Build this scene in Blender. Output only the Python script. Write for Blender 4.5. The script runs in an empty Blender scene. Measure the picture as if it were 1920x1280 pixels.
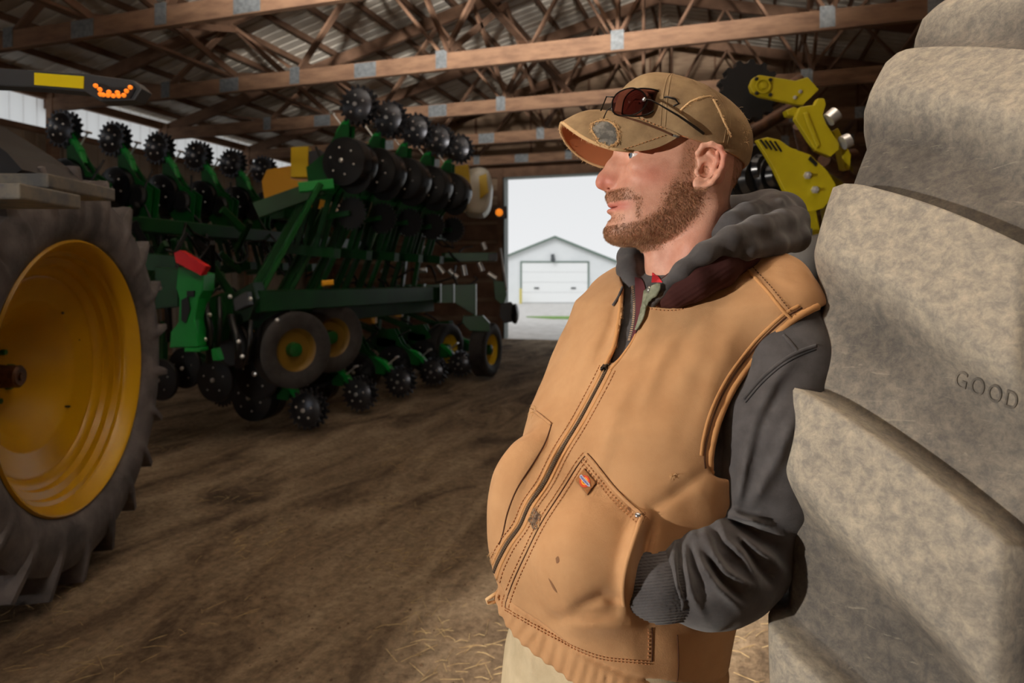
import bpy, math, random
import numpy as np
from mathutils import Vector, Matrix
from mathutils.bvhtree import BVHTree
from mathutils import noise as mn
random.seed(7); np.random.seed(7)
PI = math.pi; V3 = Vector
scene = bpy.context.scene
COL = scene.collection
YAW = math.radians(18.3); CY_, SY_ = math.cos(YAW), math.sin(YAW)
FPX = 1280.0; HOR = 525.0; CAMZ = 1.5
def W(u, w, z): return (CY_*u - SY_*w, SY_*u + CY_*w, z)       # sideways / ahead / height seen from the tripod -> world
def Pw(px, py, w): return W((px-960)/FPX*w, w, CAMZ + (HOR-py)/FPX*w)
def Lw(px, py, w): return ((px-960)/FPX*w, w, CAMZ + (HOR-py)/FPX*w)
# ---------------------------------------------------------------- materials
def lin(c):
    c = c/255.0
    return c/12.92 if c <= 0.04045 else ((c+0.055)/1.055)**2.4
def rgb(r, g, b): return (lin(r), lin(g), lin(b), 1)
MATS = {}
def mat(name, col, rough=0.6, metal=0.0, col2=None, scale=5.0, detail=4.0, bump=0.0, bscale=40.0, emis=None, estr=0.0,
        spec=0.5, stretch=None, mixlo=0.35, mixhi=0.65, sss=0.0, trans=0.0, sheen=0.0, coat=0.0):
    if name in MATS: return MATS[name]
    m = bpy.data.materials.new(name); m.use_nodes = True
    nt = m.node_tree; N = nt.nodes; L = nt.links
    b = N['Principled BSDF']
    b.inputs['Base Color'].default_value = col
    b.inputs['Roughness'].default_value = rough
    b.inputs['Metallic'].default_value = metal
    b.inputs['Specular IOR Level'].default_value = spec
    b.inputs['Transmission Weight'].default_value = trans
    b.inputs['Coat Weight'].default_value = coat
    if sheen: b.inputs['Sheen Weight'].default_value = sheen; b.inputs['Sheen Roughness'].default_value = 0.4
    if sss:
        b.inputs['Subsurface Weight'].default_value = sss; b.inputs['Subsurface Scale'].default_value = 0.006
        b.inputs['Subsurface Radius'].default_value = (1.0, 0.35, 0.2)
    tc = N.new('ShaderNodeTexCoord'); src = tc.outputs['Object']
    if stretch:
        mp = N.new('ShaderNodeMapping'); mp.inputs['Scale'].default_value = stretch
        L.new(src, mp.inputs['Vector']); src = mp.outputs['Vector']
    m['_'] = 1
    if col2 is not None:
        n = N.new('ShaderNodeTexNoise'); n.inputs['Scale'].default_value = scale; n.inputs['Detail'].default_value = detail
        n.inputs['Roughness'].default_value = 0.6
        L.new(src, n.inputs['Vector'])
        r = N.new('ShaderNodeValToRGB'); r.color_ramp.elements[0].position = mixlo; r.color_ramp.elements[1].position = mixhi
        r.color_ramp.elements[0].color = col; r.color_ramp.elements[1].color = col2
        L.new(n.outputs['Fac'], r.inputs['Fac']); L.new(r.outputs['Color'], b.inputs['Base Color'])
    if bump:
        n2 = N.new('ShaderNodeTexNoise'); n2.inputs['Scale'].default_value = bscale; n2.inputs['Detail'].default_value = 5
        L.new(src, n2.inputs['Vector'])
        bp = N.new('ShaderNodeBump'); bp.inputs['Strength'].default_value = bump; bp.inputs['Distance'].default_value = 0.01
        L.new(n2.outputs['Fac'], bp.inputs['Height']); L.new(bp.outputs['Normal'], b.inputs['Normal'])
    if emis: b.inputs['Emission Color'].default_value = emis; b.inputs['Emission Strength'].default_value = estr
    MATS[name] = m
    return m
# ---------------------------------------------------------------- mesh builder
def basis(d, up=None):
    d = Vector(d).normalized()
    up = Vector(up) if up is not None else Vector((0, 0, 1))
    if abs(d.dot(up.normalized())) > 0.985: up = Vector((0, 1, 0)) if abs(d.y) < 0.9 else Vector((1, 0, 0))
    s = d.cross(up).normalized(); t = s.cross(d).normalized()
    return d, s, t
class MB:
    def __init__(self): self.v = []; self.f = []
    def add(self, vs, fs):
        o = len(self.v); self.v += [tuple(p) for p in vs]; self.f += [tuple(i+o for i in f) for f in fs]
    def box(self, c, s, rz=0.0, R=None):
        hx, hy, hz = s[0]/2, s[1]/2, s[2]/2
        R = R or Matrix.Rotation(rz, 3, 'Z'); c = Vector(c)
        vs = [c + R @ Vector((x*hx, y*hy, z*hz)) for z in (-1, 1) for y in (-1, 1) for x in (-1, 1)]
        self.add(vs, [(0,2,3,1),(4,5,7,6),(0,1,5,4),(2,6,7,3),(0,4,6,2),(1,3,7,5)])
    def bar(self, a, b, w, h, up=None, bev=0.0):
        a = Vector(a); b = Vector(b); d, s, t = basis(b-a, up)
        if bev:
            k = [(-w/2+bev,-h/2),(w/2-bev,-h/2),(w/2,-h/2+bev),(w/2,h/2-bev),(w/2-bev,h/2),(-w/2+bev,h/2),(-w/2,h/2-bev),(-w/2,-h/2+bev)]
        else: k = [(-w/2,-h/2),(w/2,-h/2),(w/2,h/2),(-w/2,h/2)]
        n = len(k)
        vs = [a + s*x + t*y for x, y in k] + [b + s*x + t*y for x, y in k]
        self.add(vs, [tuple(reversed(range(n))), tuple(range(n, 2*n))] + [(i, (i+1) % n, n+(i+1) % n, n+i) for i in range(n)])
    def tube(self, pts, r, n=10, cap=True, flat=1.0, up=None):
        pts = [Vector(p) for p in pts]; m = len(pts)
        rs = r if isinstance(r, (list, tuple)) else [r]*m
        vs = []; prev = None
        for i, p in enumerate(pts):
            d = (pts[min(i+1, m-1)] - pts[max(i-1, 0)]).normalized()
            if prev is None: _, s, t = basis(d, up)
            else:
                s = (prev - d*prev.dot(d)).normalized(); t = s.cross(d).normalized()
            prev = s
            for k in range(n):
                a = 2*PI*k/n; vs.append(p + s*(rs[i]*math.cos(a)) + t*(rs[i]*flat*math.sin(a)))
        fs = [(i*n+k, i*n+(k+1) % n, (i+1)*n+(k+1) % n, (i+1)*n+k) for i in range(m-1) for k in range(n)]
        if cap: fs += [tuple(reversed(range(n))), tuple(range((m-1)*n, m*n))]
        self.add(vs, fs)
    def lathe(self, c, axis, prof, n=32, close=False):
        # prof: (radius, offset along axis)
        c = Vector(c); d, s, t = basis(axis); m = len(prof); vs = []
        for r, h in prof:
            for k in range(n):
                a = 2*PI*k/n; vs.append(c + d*h + s*(r*math.cos(a)) + t*(r*math.sin(a)))
        fs = [(i*n+k, i*n+(k+1) % n, ((i+1) % m)*n+(k+1) % n, ((i+1) % m)*n+k) for i in range(m if close else m-1) for k in range(n)]
        self.add(vs, fs)
    def prism(self, pts, d):
        # closed outline of 3d points extruded by vector d
        pts = [Vector(p) for p in pts]; d = Vector(d); n = len(pts)
        self.add(pts + [p+d for p in pts], [tuple(reversed(range(n))), tuple(range(n, 2*n))] + [(i, (i+1) % n, n+(i+1) % n, n+i) for i in range(n)])
    def gear(self, c, axis, r0, r1, teeth, th, ph=0.0):
        # toothed wheel plate
        c = Vector(c); d, s, t = basis(axis); pts = []
        for k in range(teeth):
            for q, rr in ((0, r0), (0.35, r0), (0.55, r1), (0.8, r1)):
                a = 2*PI*(k+q)/teeth+ph; pts.append(c + s*(rr*math.cos(a)) + t*(rr*math.sin(a)) - d*th/2)
        n = len(pts); cc = len(self.v)
        vs = pts + [p + d*th for p in pts] + [c-d*th/2, c+d*th/2]
        fs = [(i, (i+1) % n, n+(i+1) % n, n+i) for i in range(n)]
        fs += [((i+1) % n, i, 2*n) for i in range(n)] + [(n+i, n+(i+1) % n, 2*n+1) for i in range(n)]
        self.add(vs, fs)
    def build(self, name, m, parent=None, smooth=None, bevel=0.0):
        me = bpy.data.meshes.new(name); me.from_pydata(self.v, [], self.f); me.update()
        return finish(name, me, m, parent, smooth, bevel)
def finish(name, me, m, parent=None, smooth=None, bevel=0.0):
    o = bpy.data.objects.new(name, me); COL.objects.link(o)
    if m is not None: me.materials.append(m)
    if smooth is True: me.shade_smooth()
    elif smooth:
        me.shade_smooth(); me.set_sharp_from_angle(angle=math.radians(smooth))
    if bevel:
        b = o.modifiers.new('bevel', 'BEVEL'); b.width = bevel; b.segments = 2; b.limit_method = 'ANGLE'
    if parent is not None:
        o.parent = parent
        if parent.type == 'EMPTY' or True:
            o.matrix_parent_inverse = world_of(parent).inverted()
    return o
def world_of(o):
    M = o.matrix_basis.copy()
    if o.parent: M = world_of(o.parent) @ o.matrix_parent_inverse @ M
    return M
def thing(name, label, cat, loc=(0, 0, 0), group=None, kind=None):
    o = bpy.data.objects.new(name, None); COL.objects.link(o); o.location = loc; o.empty_display_size = 0.1
    o['label'] = label; o['category'] = cat
    if group: o['group'] = group
    if kind: o['kind'] = kind
    return o
def tag(o, label, cat, group=None, kind=None):
    o['label'] = label; o['category'] = cat
    if group: o['group'] = group
    if kind: o['kind'] = kind
    return o
def struct(o): o['kind'] = 'structure'; return o
def copy_tree(o, parent=None):
    c = o.copy(); COL.objects.link(c)
    if parent is not None: c.parent = parent
    for ch in list(o.children): copy_tree(ch, c)
    return c
# ================================================================ setting
EAVE = 4.62; SL = 0.25; XL, XR, XC = -10.9, 8.1, -1.4; YN, YF = -5.0, 16.7
def roofz(x): return EAVE + SL*((x-XL) if x < XC else (XR-x))
m_wood = mat('barn_lumber', rgb(122,92,72), 0.8, col2=rgb(152,118,92), scale=3.0, stretch=(1,1,4), bump=0.3, bscale=20)
m_wood_dk = mat('barn_lumber_aged', rgb(112,84,66), 0.85, col2=rgb(138,106,84), scale=3.0, bump=0.3, bscale=20)
m_roof = mat('roof_steel', rgb(232,226,214), 0.5, metal=0.0, col2=rgb(200,190,174), scale=1.5, mixlo=0.4, mixhi=0.75)
m_wallmetal = mat('wall_steel', rgb(178,160,138), 0.55, metal=0.0, col2=rgb(150,132,112), scale=1.2)
m_plate = mat('galvanised_plate', rgb(150,156,160), 0.5, metal=0.4, col2=rgb(120,126,130), scale=20)
m_planks = mat('sheathing', rgb(146,120,98), 0.8, col2=rgb(176,150,124), scale=2.0, stretch=(1,1,6))

def ground_mat():
    m = bpy.data.materials.new('dirt_floor'); m.use_nodes = True; nt = m.node_tree; N = nt.nodes; L = nt.links
    b = N['Principled BSDF']; b.inputs['Roughness'].default_value = 0.95; b.inputs['Specular IOR Level'].default_value = 0.15
    tc = N.new('ShaderNodeTexCoord')
    mp = N.new('ShaderNodeMapping'); mp.inputs['Rotation'].default_value = (0, 0, math.radians(25)); mp.inputs['Scale'].default_value = (1.0, 0.35, 1)
    L.new(tc.outputs['Object'], mp.inputs['Vector'])
    n1 = N.new('ShaderNodeTexNoise'); n1.inputs['Scale'].default_value = 2.2; n1.inputs['Detail'].default_value = 8; n1.inputs['Roughness'].default_value = 0.65
    n1.inputs['Distortion'].default_value = 0.6
    L.new(mp.outputs['Vector'], n1.inputs['Vector'])
    n2 = N.new('ShaderNodeTexNoise'); n2.inputs['Scale'].default_value = 26; n2.inputs['Detail'].default_value = 8; n2.inputs['Roughness'].default_value = 0.75
    L.new(tc.outputs['Object'], n2.inputs['Vector'])
    r1 = N.new('ShaderNodeValToRGB'); e = r1.color_ramp.elements
    e[0].position = 0.34; e[0].color = rgb(84,72,61); e[1].position = 0.62; e[1].color = rgb(168,150,128)
    x = r1.color_ramp.elements.new(0.46); x.color = rgb(132,114,95)
    L.new(n1.outputs['Fac'], r1.inputs['Fac'])
    r2 = N.new('ShaderNodeValToRGB'); e = r2.color_ramp.elements
    e[0].position = 0.3; e[0].color = (0.35,0.33,0.3,1); e[1].position = 0.62; e[1].color = (1.25,1.2,1.1,1)
    L.new(n2.outputs['Fac'], r2.inputs['Fac'])
    mx = N.new('ShaderNodeMix'); mx.data_type = 'RGBA'; mx.blend_type = 'MULTIPLY'; mx.inputs[0].default_value = 0.8
    L.new(r1.outputs['Color'], mx.inputs[6]); L.new(r2.outputs['Color'], mx.inputs[7]); L.new(mx.outputs[2], b.inputs['Base Color'])
    ad = N.new('ShaderNodeMath'); ad.operation = 'MULTIPLY_ADD'; ad.inputs[1].default_value = 2.0
    L.new(n1.outputs['Fac'], ad.inputs[0]); L.new(n2.outputs['Fac'], ad.inputs[2])
    bp = N.new('ShaderNodeBump'); bp.inputs['Strength'].default_value = 0.8; bp.inputs['Distance'].default_value = 0.03
    L.new(ad.outputs[0], bp.inputs['Height']); L.new(bp.outputs['Normal'], b.inputs['Normal'])
    return m
def grid_mesh(name, xs, ys, zf, m, smooth=True, parent=None):
    v = [(x, y, zf(x, y)) for y in ys for x in xs]; nx = len(xs)
    f = [(j*nx+i, j*nx+i+1, (j+1)*nx+i+1, (j+1)*nx+i) for j in range(len(ys)-1) for i in range(nx-1)]
    me = bpy.data.meshes.new(name); me.from_pydata(v, [], f); me.update()
    return finish(name, me, m, parent, smooth)
def gz(x, y):
    a = (x+4.4)*0.94 + (y-6)*0.1
    rut = -0.02*math.exp(-((a-1.2)/0.25)**2) - 0.02*math.exp(-((a-3.0)/0.25)**2)
    edge = min(1.0, max(0.0, (YF-0.2-y)/1.0))
    p = Vector((x*1.3, y*0.8, 0)); q = Vector((x*6, y*4.5, 3))
    return (rut + 0.02*mn.noise(p) + 0.008*mn.noise(q) - 0.02)*edge
floor = struct(grid_mesh('floor', [XL+0.02+i*0.12 for i in range(int((XR-XL)/0.12)+1)], [YN+i*0.12 for i in range(int((YF-YN)/0.12)+1)], gz, ground_mat()))

# straw strands and pebbles lying on the dirt
m_straw = mat('dry_straw', rgb(205,180,130), 0.8, col2=rgb(150,122,80), scale=30)
b = MB(); rs = random.Random(5)
def sspot():
    while True:
        w = rs.uniform(2.2, 6.5); u = rs.uniform(-2.3, 1.7)*w/2.6
        n = mn.noise(Vector((u*1.7, w*1.7, 9)))
        if n + rs.uniform(-0.25, 0.35) - 0.09*(w-2.2) + 0.10*u > 0.03: return u, w
for i in range(1500):
    u, w = sspot(); x, y, _ = W(u, w, 0); a = rs.uniform(0, 3.14); l = rs.uniform(0.012, 0.055); z = gz(x, y)
    d = Vector((math.cos(a), math.sin(a), 0))*l; s = Vector((-math.sin(a), math.cos(a), 0))*rs.uniform(0.0006, 0.0013)
    p = Vector((x, y, z+0.003)); lift = Vector((0, 0, rs.uniform(0, 0.012))); mid = Vector((0, 0, rs.uniform(0.002, 0.01)))
    b.add([p-d-s, p-d+s, p+s+mid, p-s+mid, p+d+s+lift, p+d-s+lift, p+Vector((0,0,0.0015))-d, p+Vector((0,0,0.002))+mid, p+d+lift+Vector((0,0,0.0015))],
          [(0,3,7,6),(6,7,2,1),(3,5,8,7),(7,8,4,2),(0,1,2,3),(3,2,4,5)])
tag(b.build('straw', m_straw), 'loose dry straw strewn over the dirt floor', 'straw', kind='stuff')
m_clod = mat('dirt_clod', rgb(120,96,72), 0.95, col2=rgb(80,62,46), scale=20)
b = MB()
for i in range(700):
    w = rs.uniform(2.2, 6); u = rs.uniform(-1.0, 1.7)*w/2.6; x, y, _ = W(u, w, 0); z = gz(x, y); r = rs.uniform(0.003, 0.011)
    vs = [(x+r*rs.uniform(.6,1.2)*a, y+r*rs.uniform(.6,1.2)*c, z+r*0.7*e) for a, c, e in ((1,0,0),(0,1,0),(-1,0,0),(0,-1,0),(0,0,1),(0,0,-1))]
    b.add(vs, [(0,1,4),(1,2,4),(2,3,4),(3,0,4),(1,0,5),(2,1,5),(3,2,5),(0,3,5)])
tag(b.build('dirt_clods', m_clod), 'small crumbs of soil scattered on the dirt floor', 'soil crumbs', kind='stuff')

# roof skin, ribbed steel
xs = []
b = MB()
def roof_side(x0, x1, name):
    ys = []; y = YN
    while y < YF+0.3:
        ys += [(y, 0), (y+0.17, 0), (y+0.185, 0.022), (y+0.215, 0.022), (y+0.228, 0)]; y += 0.2286
    v = []; f = []
    for (y, h) in ys: v += [(x0, y, roofz(x0)+0.14+h), (x1, y, roofz(x1)+0.14+h)]
    for i in range(len(ys)-1): f.append((2*i, 2*i+1, 2*i+3, 2*i+2))
    return v, f
for x0, x1 in ((XL-0.3, XC), (XC, XR+0.3)):
    v, f = roof_side(x0, x1, ''); b.add(v, f)
ceil = struct(b.build('ceiling', m_roof))
for k in range(17):
    for side in (-1, 1):
        x = XC + side*(0.25 + k*0.6)
        if x < XL or x > XR: continue
        b = MB(); b.bar((x, YN, roofz(x)+0.09), (x, YF, roofz(x)+0.09), 0.04, 0.095); b.build('purlin', m_wood_dk, ceil)

# side walls
def ribbed_wall(x, y0, y1, z0, z1, m, name, parent=None, nrm=1):
    v = []; f = []; y = y0
    while y < y1-0.01:
        for dy, h in ((0, 0), (0.18, 0), (0.19, 0.018), (0.215, 0.018), (0.2285, 0)):
            v += [(x-nrm*h, min(y+dy, y1), z0), (x-nrm*h, min(y+dy, y1), z1)]
        y += 0.2286
    for i in range(len(v)//2-1): f.append((2*i, 2*i+1, 2*i+3, 2*i+2))
    me = bpy.data.meshes.new(name); me.from_pydata(v, [], f); me.update()
    return finish(name, me, m, parent)
wl = struct(ribbed_wall(XL-0.1, YN, YF, -0.15, 3.98, m_wallmetal, 'wall_left'))
mt = bpy.data.materials.new('translucent_panel'); mt.use_nodes = True; N = mt.node_tree.nodes; L = mt.node_tree.links
N.remove(N['Principled BSDF']); t1 = N.new('ShaderNodeBsdfTranslucent'); t1.inputs['Color'].default_value = (0.9,0.92,0.93,1)
t2 = N.new('ShaderNodeBsdfDiffuse'); t2.inputs['Color'].default_value = (0.8,0.8,0.8,1); t3 = N.new('ShaderNodeMixShader'); t3.inputs[0].default_value = 0.12
L.new(t1.outputs[0], t3.inputs[1]); L.new(t2.outputs[0], t3.inputs[2]); L.new(t3.outputs[0], N['Material Output'].inputs[0])
ribbed_wall(XL-0.1, YN, YF, 3.98, 4.74, mt, 'translucent_strip', wl)
for z in (0.3, 1.2, 2.1, 3.0, 3.98, 4.58):
    b = MB(); b.bar((XL-0.05, YN, z), (XL-0.05, YF, z), 0.09, 0.09 if z < 4.5 else 0.14); b.build('girt', m_wood, wl)
TY = [3.6, 6.0, 8.4, 10.8, 13.2, 15.6]
for y in [1.2, -1.2]+TY:
    b = MB(); b.box((XL+0.06, y, 2.3), (0.14, 0.14, 4.6)); b.build('post', m_wood, wl)
wr = struct(ribbed_wall(XR+0.1, YN, YF, -0.15, 4.75, m_wallmetal, 'wall_right', nrm=-1))
for z in (0.3, 1.5, 2.7, 3.9):
    b = MB(); b.bar((XR+0.05, YN, z), (XR+0.05, YF, z), 0.09, 0.09); b.build('girt', m_wood, wr)
for y in TY:
    b = MB(); b.box((XR-0.06, y, 2.3), (0.14, 0.14, 4.6)); b.build('post', m_wood, wr)
# far gable wall with the open door
DX0, DX1, DZ = -5.69, -0.35, 4.13
def wallpoly(name, polys, m):
    b = MB()
    for p in polys: b.prism([(x, YF, z) for x, z in p], (0, 0.06, 0))
    return b.build(name, m)
wf = struct(wallpoly('wall_far', [[(XL-0.1,-.15),(DX0,-.15),(DX0,4.6),(XL-0.1,4.6)], [(DX1,-.15),(XR+0.1,-.15),(XR+0.1,4.6),(DX1,4.6)],
    [(DX0,DZ),(DX1,DZ),(DX1,4.6),(DX0,4.6)], [(XL-0.1,4.6),(XR+0.1,4.6),(XR+0.1,4.74),(XC,roofz(XC)+0.15),(XL-0.1,4.74)]], m_planks))
for z in (0.25, 0.75, 1.25, 1.75, 2.25, 2.75, 3.25, 3.75):
    for x0, x1 in ((XL, DX0-0.05), (DX1+0.05, XR)):
        b = MB(); b.bar((x0, YF-0.03, z), (x1, YF-0.03, z), 0.05, 0.4 if z < 3.5 else 0.14, up=(0,0,1)); b.build('girt', m_wood_dk, wf)
for x in (XL+0.1, -8.4, DX0-0.1, DX1+0.1, 2.0, 4.5, XR-0.1):
    b = MB(); b.box((x, YF-0.12, 2.2), (0.14, 0.14, 4.4)); b.build('post', m_wood_dk, wf)
b = MB(); b.bar((XL, YF-0.12, 4.28), (XR, YF-0.12, 4.28), 0.08, 0.3); b.build('header', m_wood_dk, wf)
for x in [-9.5,-8,-6.5,-5,-3.5,-2,-0.5,1,2.5,4,5.5]:
    b = MB(); b.box((x, YF-0.06, (4.3+roofz(x))/2), (0.04, 0.09, roofz(x)-4.3)); b.build('stud', m_wood_dk, wf)
b = MB(); b.box((DX0+0.015, YF-0.05, DZ/2), (0.03, 0.3, DZ)); b.box((DX1-0.015, YF-0.05, DZ/2), (0.03, 0.3, DZ)); b.box(((DX0+DX1)/2, YF-0.05, DZ-0.015), (DX1-DX0, 0.3, 0.03))
b.build('door_jamb', mat('door_trim', rgb(120,130,128), 0.5), wf)
# near gable wall behind the tripod, unseen; its doorway is sized to tune the sky fill
NX0, NX1, NZ = -8.5, -5.5, 3.6
def nearwall():
    b = MB()
    for p in [[(XL-0.1,0),(NX0,0),(NX0,4.6),(XL-0.1,4.6)], [(NX1,0),(XR+0.1,0),(XR+0.1,4.6),(NX1,4.6)], [(NX0,NZ),(NX1,NZ),(NX1,4.6),(NX0,4.6)],
              [(XL-0.1,4.6),(XR+0.1,4.6),(XR+0.1,4.74),(XC,roofz(XC)+0.15),(XL-0.1,4.74)]]:
        b.prism([(x, YN-0.06, z) for x, z in p], (0, 0.06, 0))
    return struct(b.build('wall_near', m_planks))
nearwall()
# trusses
BN = [XL, -8.4, -6.05, -3.75, XC, 0.95, 3.25, 5.6, XR]
ordn = ['nearest', 'second', 'third', 'fourth', 'fifth', 'farthest']
for ti, y in enumerate([1.2]+TY):
    ordl = ['the truss right above the photographer', 'the first truss crossing the top left corner', 'the second long truss crossing overhead',
            'the third truss, passing above the raised planter wheels', 'the fourth truss back', 'the fifth truss back', 'the last truss in front of the far gable wall'][ti]
    t = thing('roof_truss', 'brown wooden roof truss, '+ordl, 'roof truss', (XC, y, 4.3), group='roof trusses')
    b = MB()
    b.bar((XL, y-0.02, 4.41), (XR, y-0.02, 4.41), 0.08, 0.22); b.build('bottom_chord', m_wood, t)
    for s, x0 in ((1, XL), (-1, XR)):
        b = MB(); b.bar((x0-s*0.25, y, roofz(x0)-0.13-0.06), (XC, y, roofz(XC)-0.13), 0.075, 0.2); b.build('top_chord', m_wood_dk, t)
    tops = [(BN[i]+BN[i+1])/2 for i in range(8)]
    tops[3] = XC; tops[4] = XC
    segs = []
    for i in range(1, 8):
        xb = BN[i]
        for xt in ((BN[i-1]+xb)/2, (BN[i+1]+xb)/2): segs.append((xb, xt))
    segs.append((XC, XC))
    for xb, xt in segs:
        b = MB(); b.bar((xb, y+0.01, 4.5), (xt, y+0.01, roofz(xt)-0.2), 0.04, 0.1 if xb != xt else 0.14, up=(0,1,0)); b.build('web', m_wood_dk, t)
    for xb in BN[1:8]:
        b = MB(); b.box((xb, y-0.065, 4.44), (0.16, 0.006, 0.24)); b.build('gusset_plate', m_plate, t)
    for xb in (-7.2, -4.9 , 2.1):
        b = MB(); b.box((xb, y-0.065, 4.41), (0.34, 0.006, 0.2)); b.build('splice_plate', m_plate, t)
# lateral braces between trusses
YT = [1.2]+TY
for i in range(len(YT)-1):
    for x in (-7.2, -3.75, 0.95):
        for (za, zb) in ((4.55, roofz(x)-0.3), (roofz(x)-0.3, 4.55)):
            b = MB(); b.bar((x+0.08, YT[i], za), (x+0.08, YT[i+1], zb), 0.04, 0.09); b.build('brace', m_wood_dk, ceil)
for x in (-7.2, -2.6, 2.1):
    b = MB(); b.bar((x, YT[0], 4.545), (x, YT[-1], 4.545), 0.09, 0.04); b.build('tie', m_wood_dk, ceil)
# ---------------------------------------------------------------- outside
m_gravel = mat('pale_gravel', rgb(225,222,218), 0.95, col2=rgb(196,192,186), scale=3, detail=8)
b = MB(); b.add([(-150,-60,-0.06),(150,-60,-0.06),(150,260,-0.06),(-150,260,-0.06)], [(0,1,2,3)])
struct(b.build('ground', m_gravel))
m_grass = mat('lawn', rgb(110,150,70), 0.95, col2=rgb(140,175,95), scale=20)
b = MB(); pts = []
gp = [(-9.0,29.5),(-2,30.2),(8,30.0),(8,27.0),(0,27.6),(-5,28.0)]
gp = [(0.6,28.6),(1.4,28.9),(8,29.0),(8,27.0),(1.7,27.3)]
b.prism([W(u, w, -0.055) for u, w in gp], (0,0,0.035)); o = b.build('grass_strip', m_grass); tag(o, 'narrow strip of green grass on the pale gravel yard', 'grass', kind='stuff')
# white machine shed
D = 46.0
def S(px, py, w=D): return Pw(px, py, w)
shed = thing('machine_shed', 'white gabled metal shed with a wide overhead door beyond the open barn door', 'shed', S(1040, 566))
m_white = mat('white_siding', rgb(240,243,244), 0.6, col2=rgb(228,232,234), scale=0.5)
m_white2 = mat('white_door', rgb(248,250,250), 0.5)
m_trim = mat('green_grey_trim', rgb(110,128,118), 0.6)
def Su(u, z, w=D): return W(u, w, z)
uc = (1040-960)/FPX*D; zp = CAMZ+(HOR-446)/FPX*D; hw = 7.2; ze = zp - hw*0.40
b = MB(); b.prism([Su(uc-hw,-0.06), Su(uc+hw,-0.06), Su(uc+hw,ze), Su(uc,zp), Su(uc-hw,ze)], Vector(Su(0,0,D+14))-Vector(Su(0,0,D))); b.build('wall_panel', m_white, shed)
for s in (-1, 1):
    b = MB(); a = Vector(Su(uc+s*(hw+0.4), ze-0.16, D-0.3)); c = Vector(Su(uc, zp, D-0.3)); e = Vector(Su(0,0,D+14.4))-Vector(Su(0,0,D))
    b.prism([a, c, c+Vector((0,0,0.14)), a+Vector((0,0,0.14))], e); b.build('roof', m_trim, shed)
b = MB()
dx0 = (977-960)/FPX*D; dx1 = (1103-960)/FPX*D; dz = CAMZ+(HOR-491)/FPX*D
for s in range(4):
    b.box(Su((dx0+dx1)/2, (s+0.5)*dz/4, D-0.05), (dx1-dx0, 0.05, dz/4-0.012), YAW)
dr = b.build('overhead_door', m_white2, shed)
b = MB()
for u0 in (dx0, dx1): b.box(Su(u0, dz/2, D-0.06), (0.1, 0.09, dz), YAW)
b.box(Su((dx0+dx1)/2, dz, D-0.06), (dx1-dx0+0.1, 0.09, 0.1), YAW); b.build('door_trim', m_trim, shed)
for px in (1006, 1075):
    b = MB(); b.box(Su((px-960)/FPX*D, CAMZ+(HOR-540)/FPX*D, D-0.1), (0.32, 0.06, 0.1), YAW); b.build('door_handle', mat('dark_handle', rgb(70,75,78), 0.5), dr)
b = MB(); b.box(Su((1036-960)/FPX*D, CAMZ+(HOR-480)/FPX*D, D-0.12), (0.22, 0.2, 0.26), YAW)
b.tube([Su((1036-960)/FPX*D, CAMZ+(HOR-484)/FPX*D, D-0.2), Su((1036-960)/FPX*D, CAMZ+(HOR-487)/FPX*D, D-0.45)], [0.1, 0.16]); b.build('wall_lamp', mat('dark_lamp', rgb(90,95,98), 0.5), shed)
b = MB(); b.tube([Su((976-960)/FPX*D, -0.05, D-1), Su((976-960)/FPX*D, 0.95, D-1)], 0.09, 12)
tag(b.build('bollard', mat('bollard_yellow', rgb(215,200,110), 0.5)), 'short yellow bollard at the left corner of the white shed door', 'bollard')
# ---------------------------------------------------------------- world, camera, lamps
w_ = bpy.data.worlds.new('overcast'); w_.use_nodes = True; scene.world = w_
N = w_.node_tree.nodes; L = w_.node_tree.links; bg = N['Background']
tc = N.new('ShaderNodeTexCoord'); sp = N.new('ShaderNodeSeparateXYZ'); L.new(tc.outputs['Generated'], sp.inputs[0])
cr = N.new('ShaderNodeValToRGB'); cr.color_ramp.elements[0].position = 0.0; cr.color_ramp.elements[0].color = (0.86,0.87,0.88,1)
cr.color_ramp.elements[1].position = 0.35; cr.color_ramp.elements[1].color = (0.72,0.735,0.75,1)
L.new(sp.outputs[2], cr.inputs[0]); L.new(cr.outputs[0], bg.inputs[0]); bg.inputs[1].default_value = 1.0
cam = bpy.data.cameras.new('camera'); co = bpy.data.objects.new('camera', cam); COL.objects.link(co)
co.location = (0, 0, CAMZ); co.rotation_euler = (PI/2, 0, YAW)
cam.sensor_width = 36; cam.lens = 36*FPX/1920; cam.shift_y = -(640-HOR)/1920
cam.clip_start = 0.05; cam.clip_end = 500
cam.dof.use_dof = True; cam.dof.focus_distance = 1.0; cam.dof.aperture_fstop = 6.0
scene.camera = co
def lamp(name, kind, loc, target, power, col, size=0.3, angle=60, blend=0.5):
    l = bpy.data.lights.new(name, kind); l.energy = power; l.color = col
    o = bpy.data.objects.new(name, l); COL.objects.link(o); o.location = loc
    d = Vector(target)-Vector(loc); o.rotation_euler = d.to_track_quat('-Z', 'Y').to_euler()
    if kind == 'SPOT': l.spot_size = math.radians(angle); l.spot_blend = blend; l.shadow_soft_size = size
    if kind == 'AREA': l.size = size
    return o
lamp('strobe', 'SPOT', W(-4.4, -1.2, 1.56), W(0.42, 1.0, 1.1), 900, (1.0, 0.93, 0.83), 0.05, 56, 0.8)
sl = bpy.data.lights.new('hazy_sun', 'SUN'); sl.energy = 0.9; sl.angle = math.radians(25); so_ = bpy.data.objects.new('hazy_sun', sl); COL.objects.link(so_); so_.rotation_euler = (math.radians(50), 0, math.radians(-8))
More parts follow.
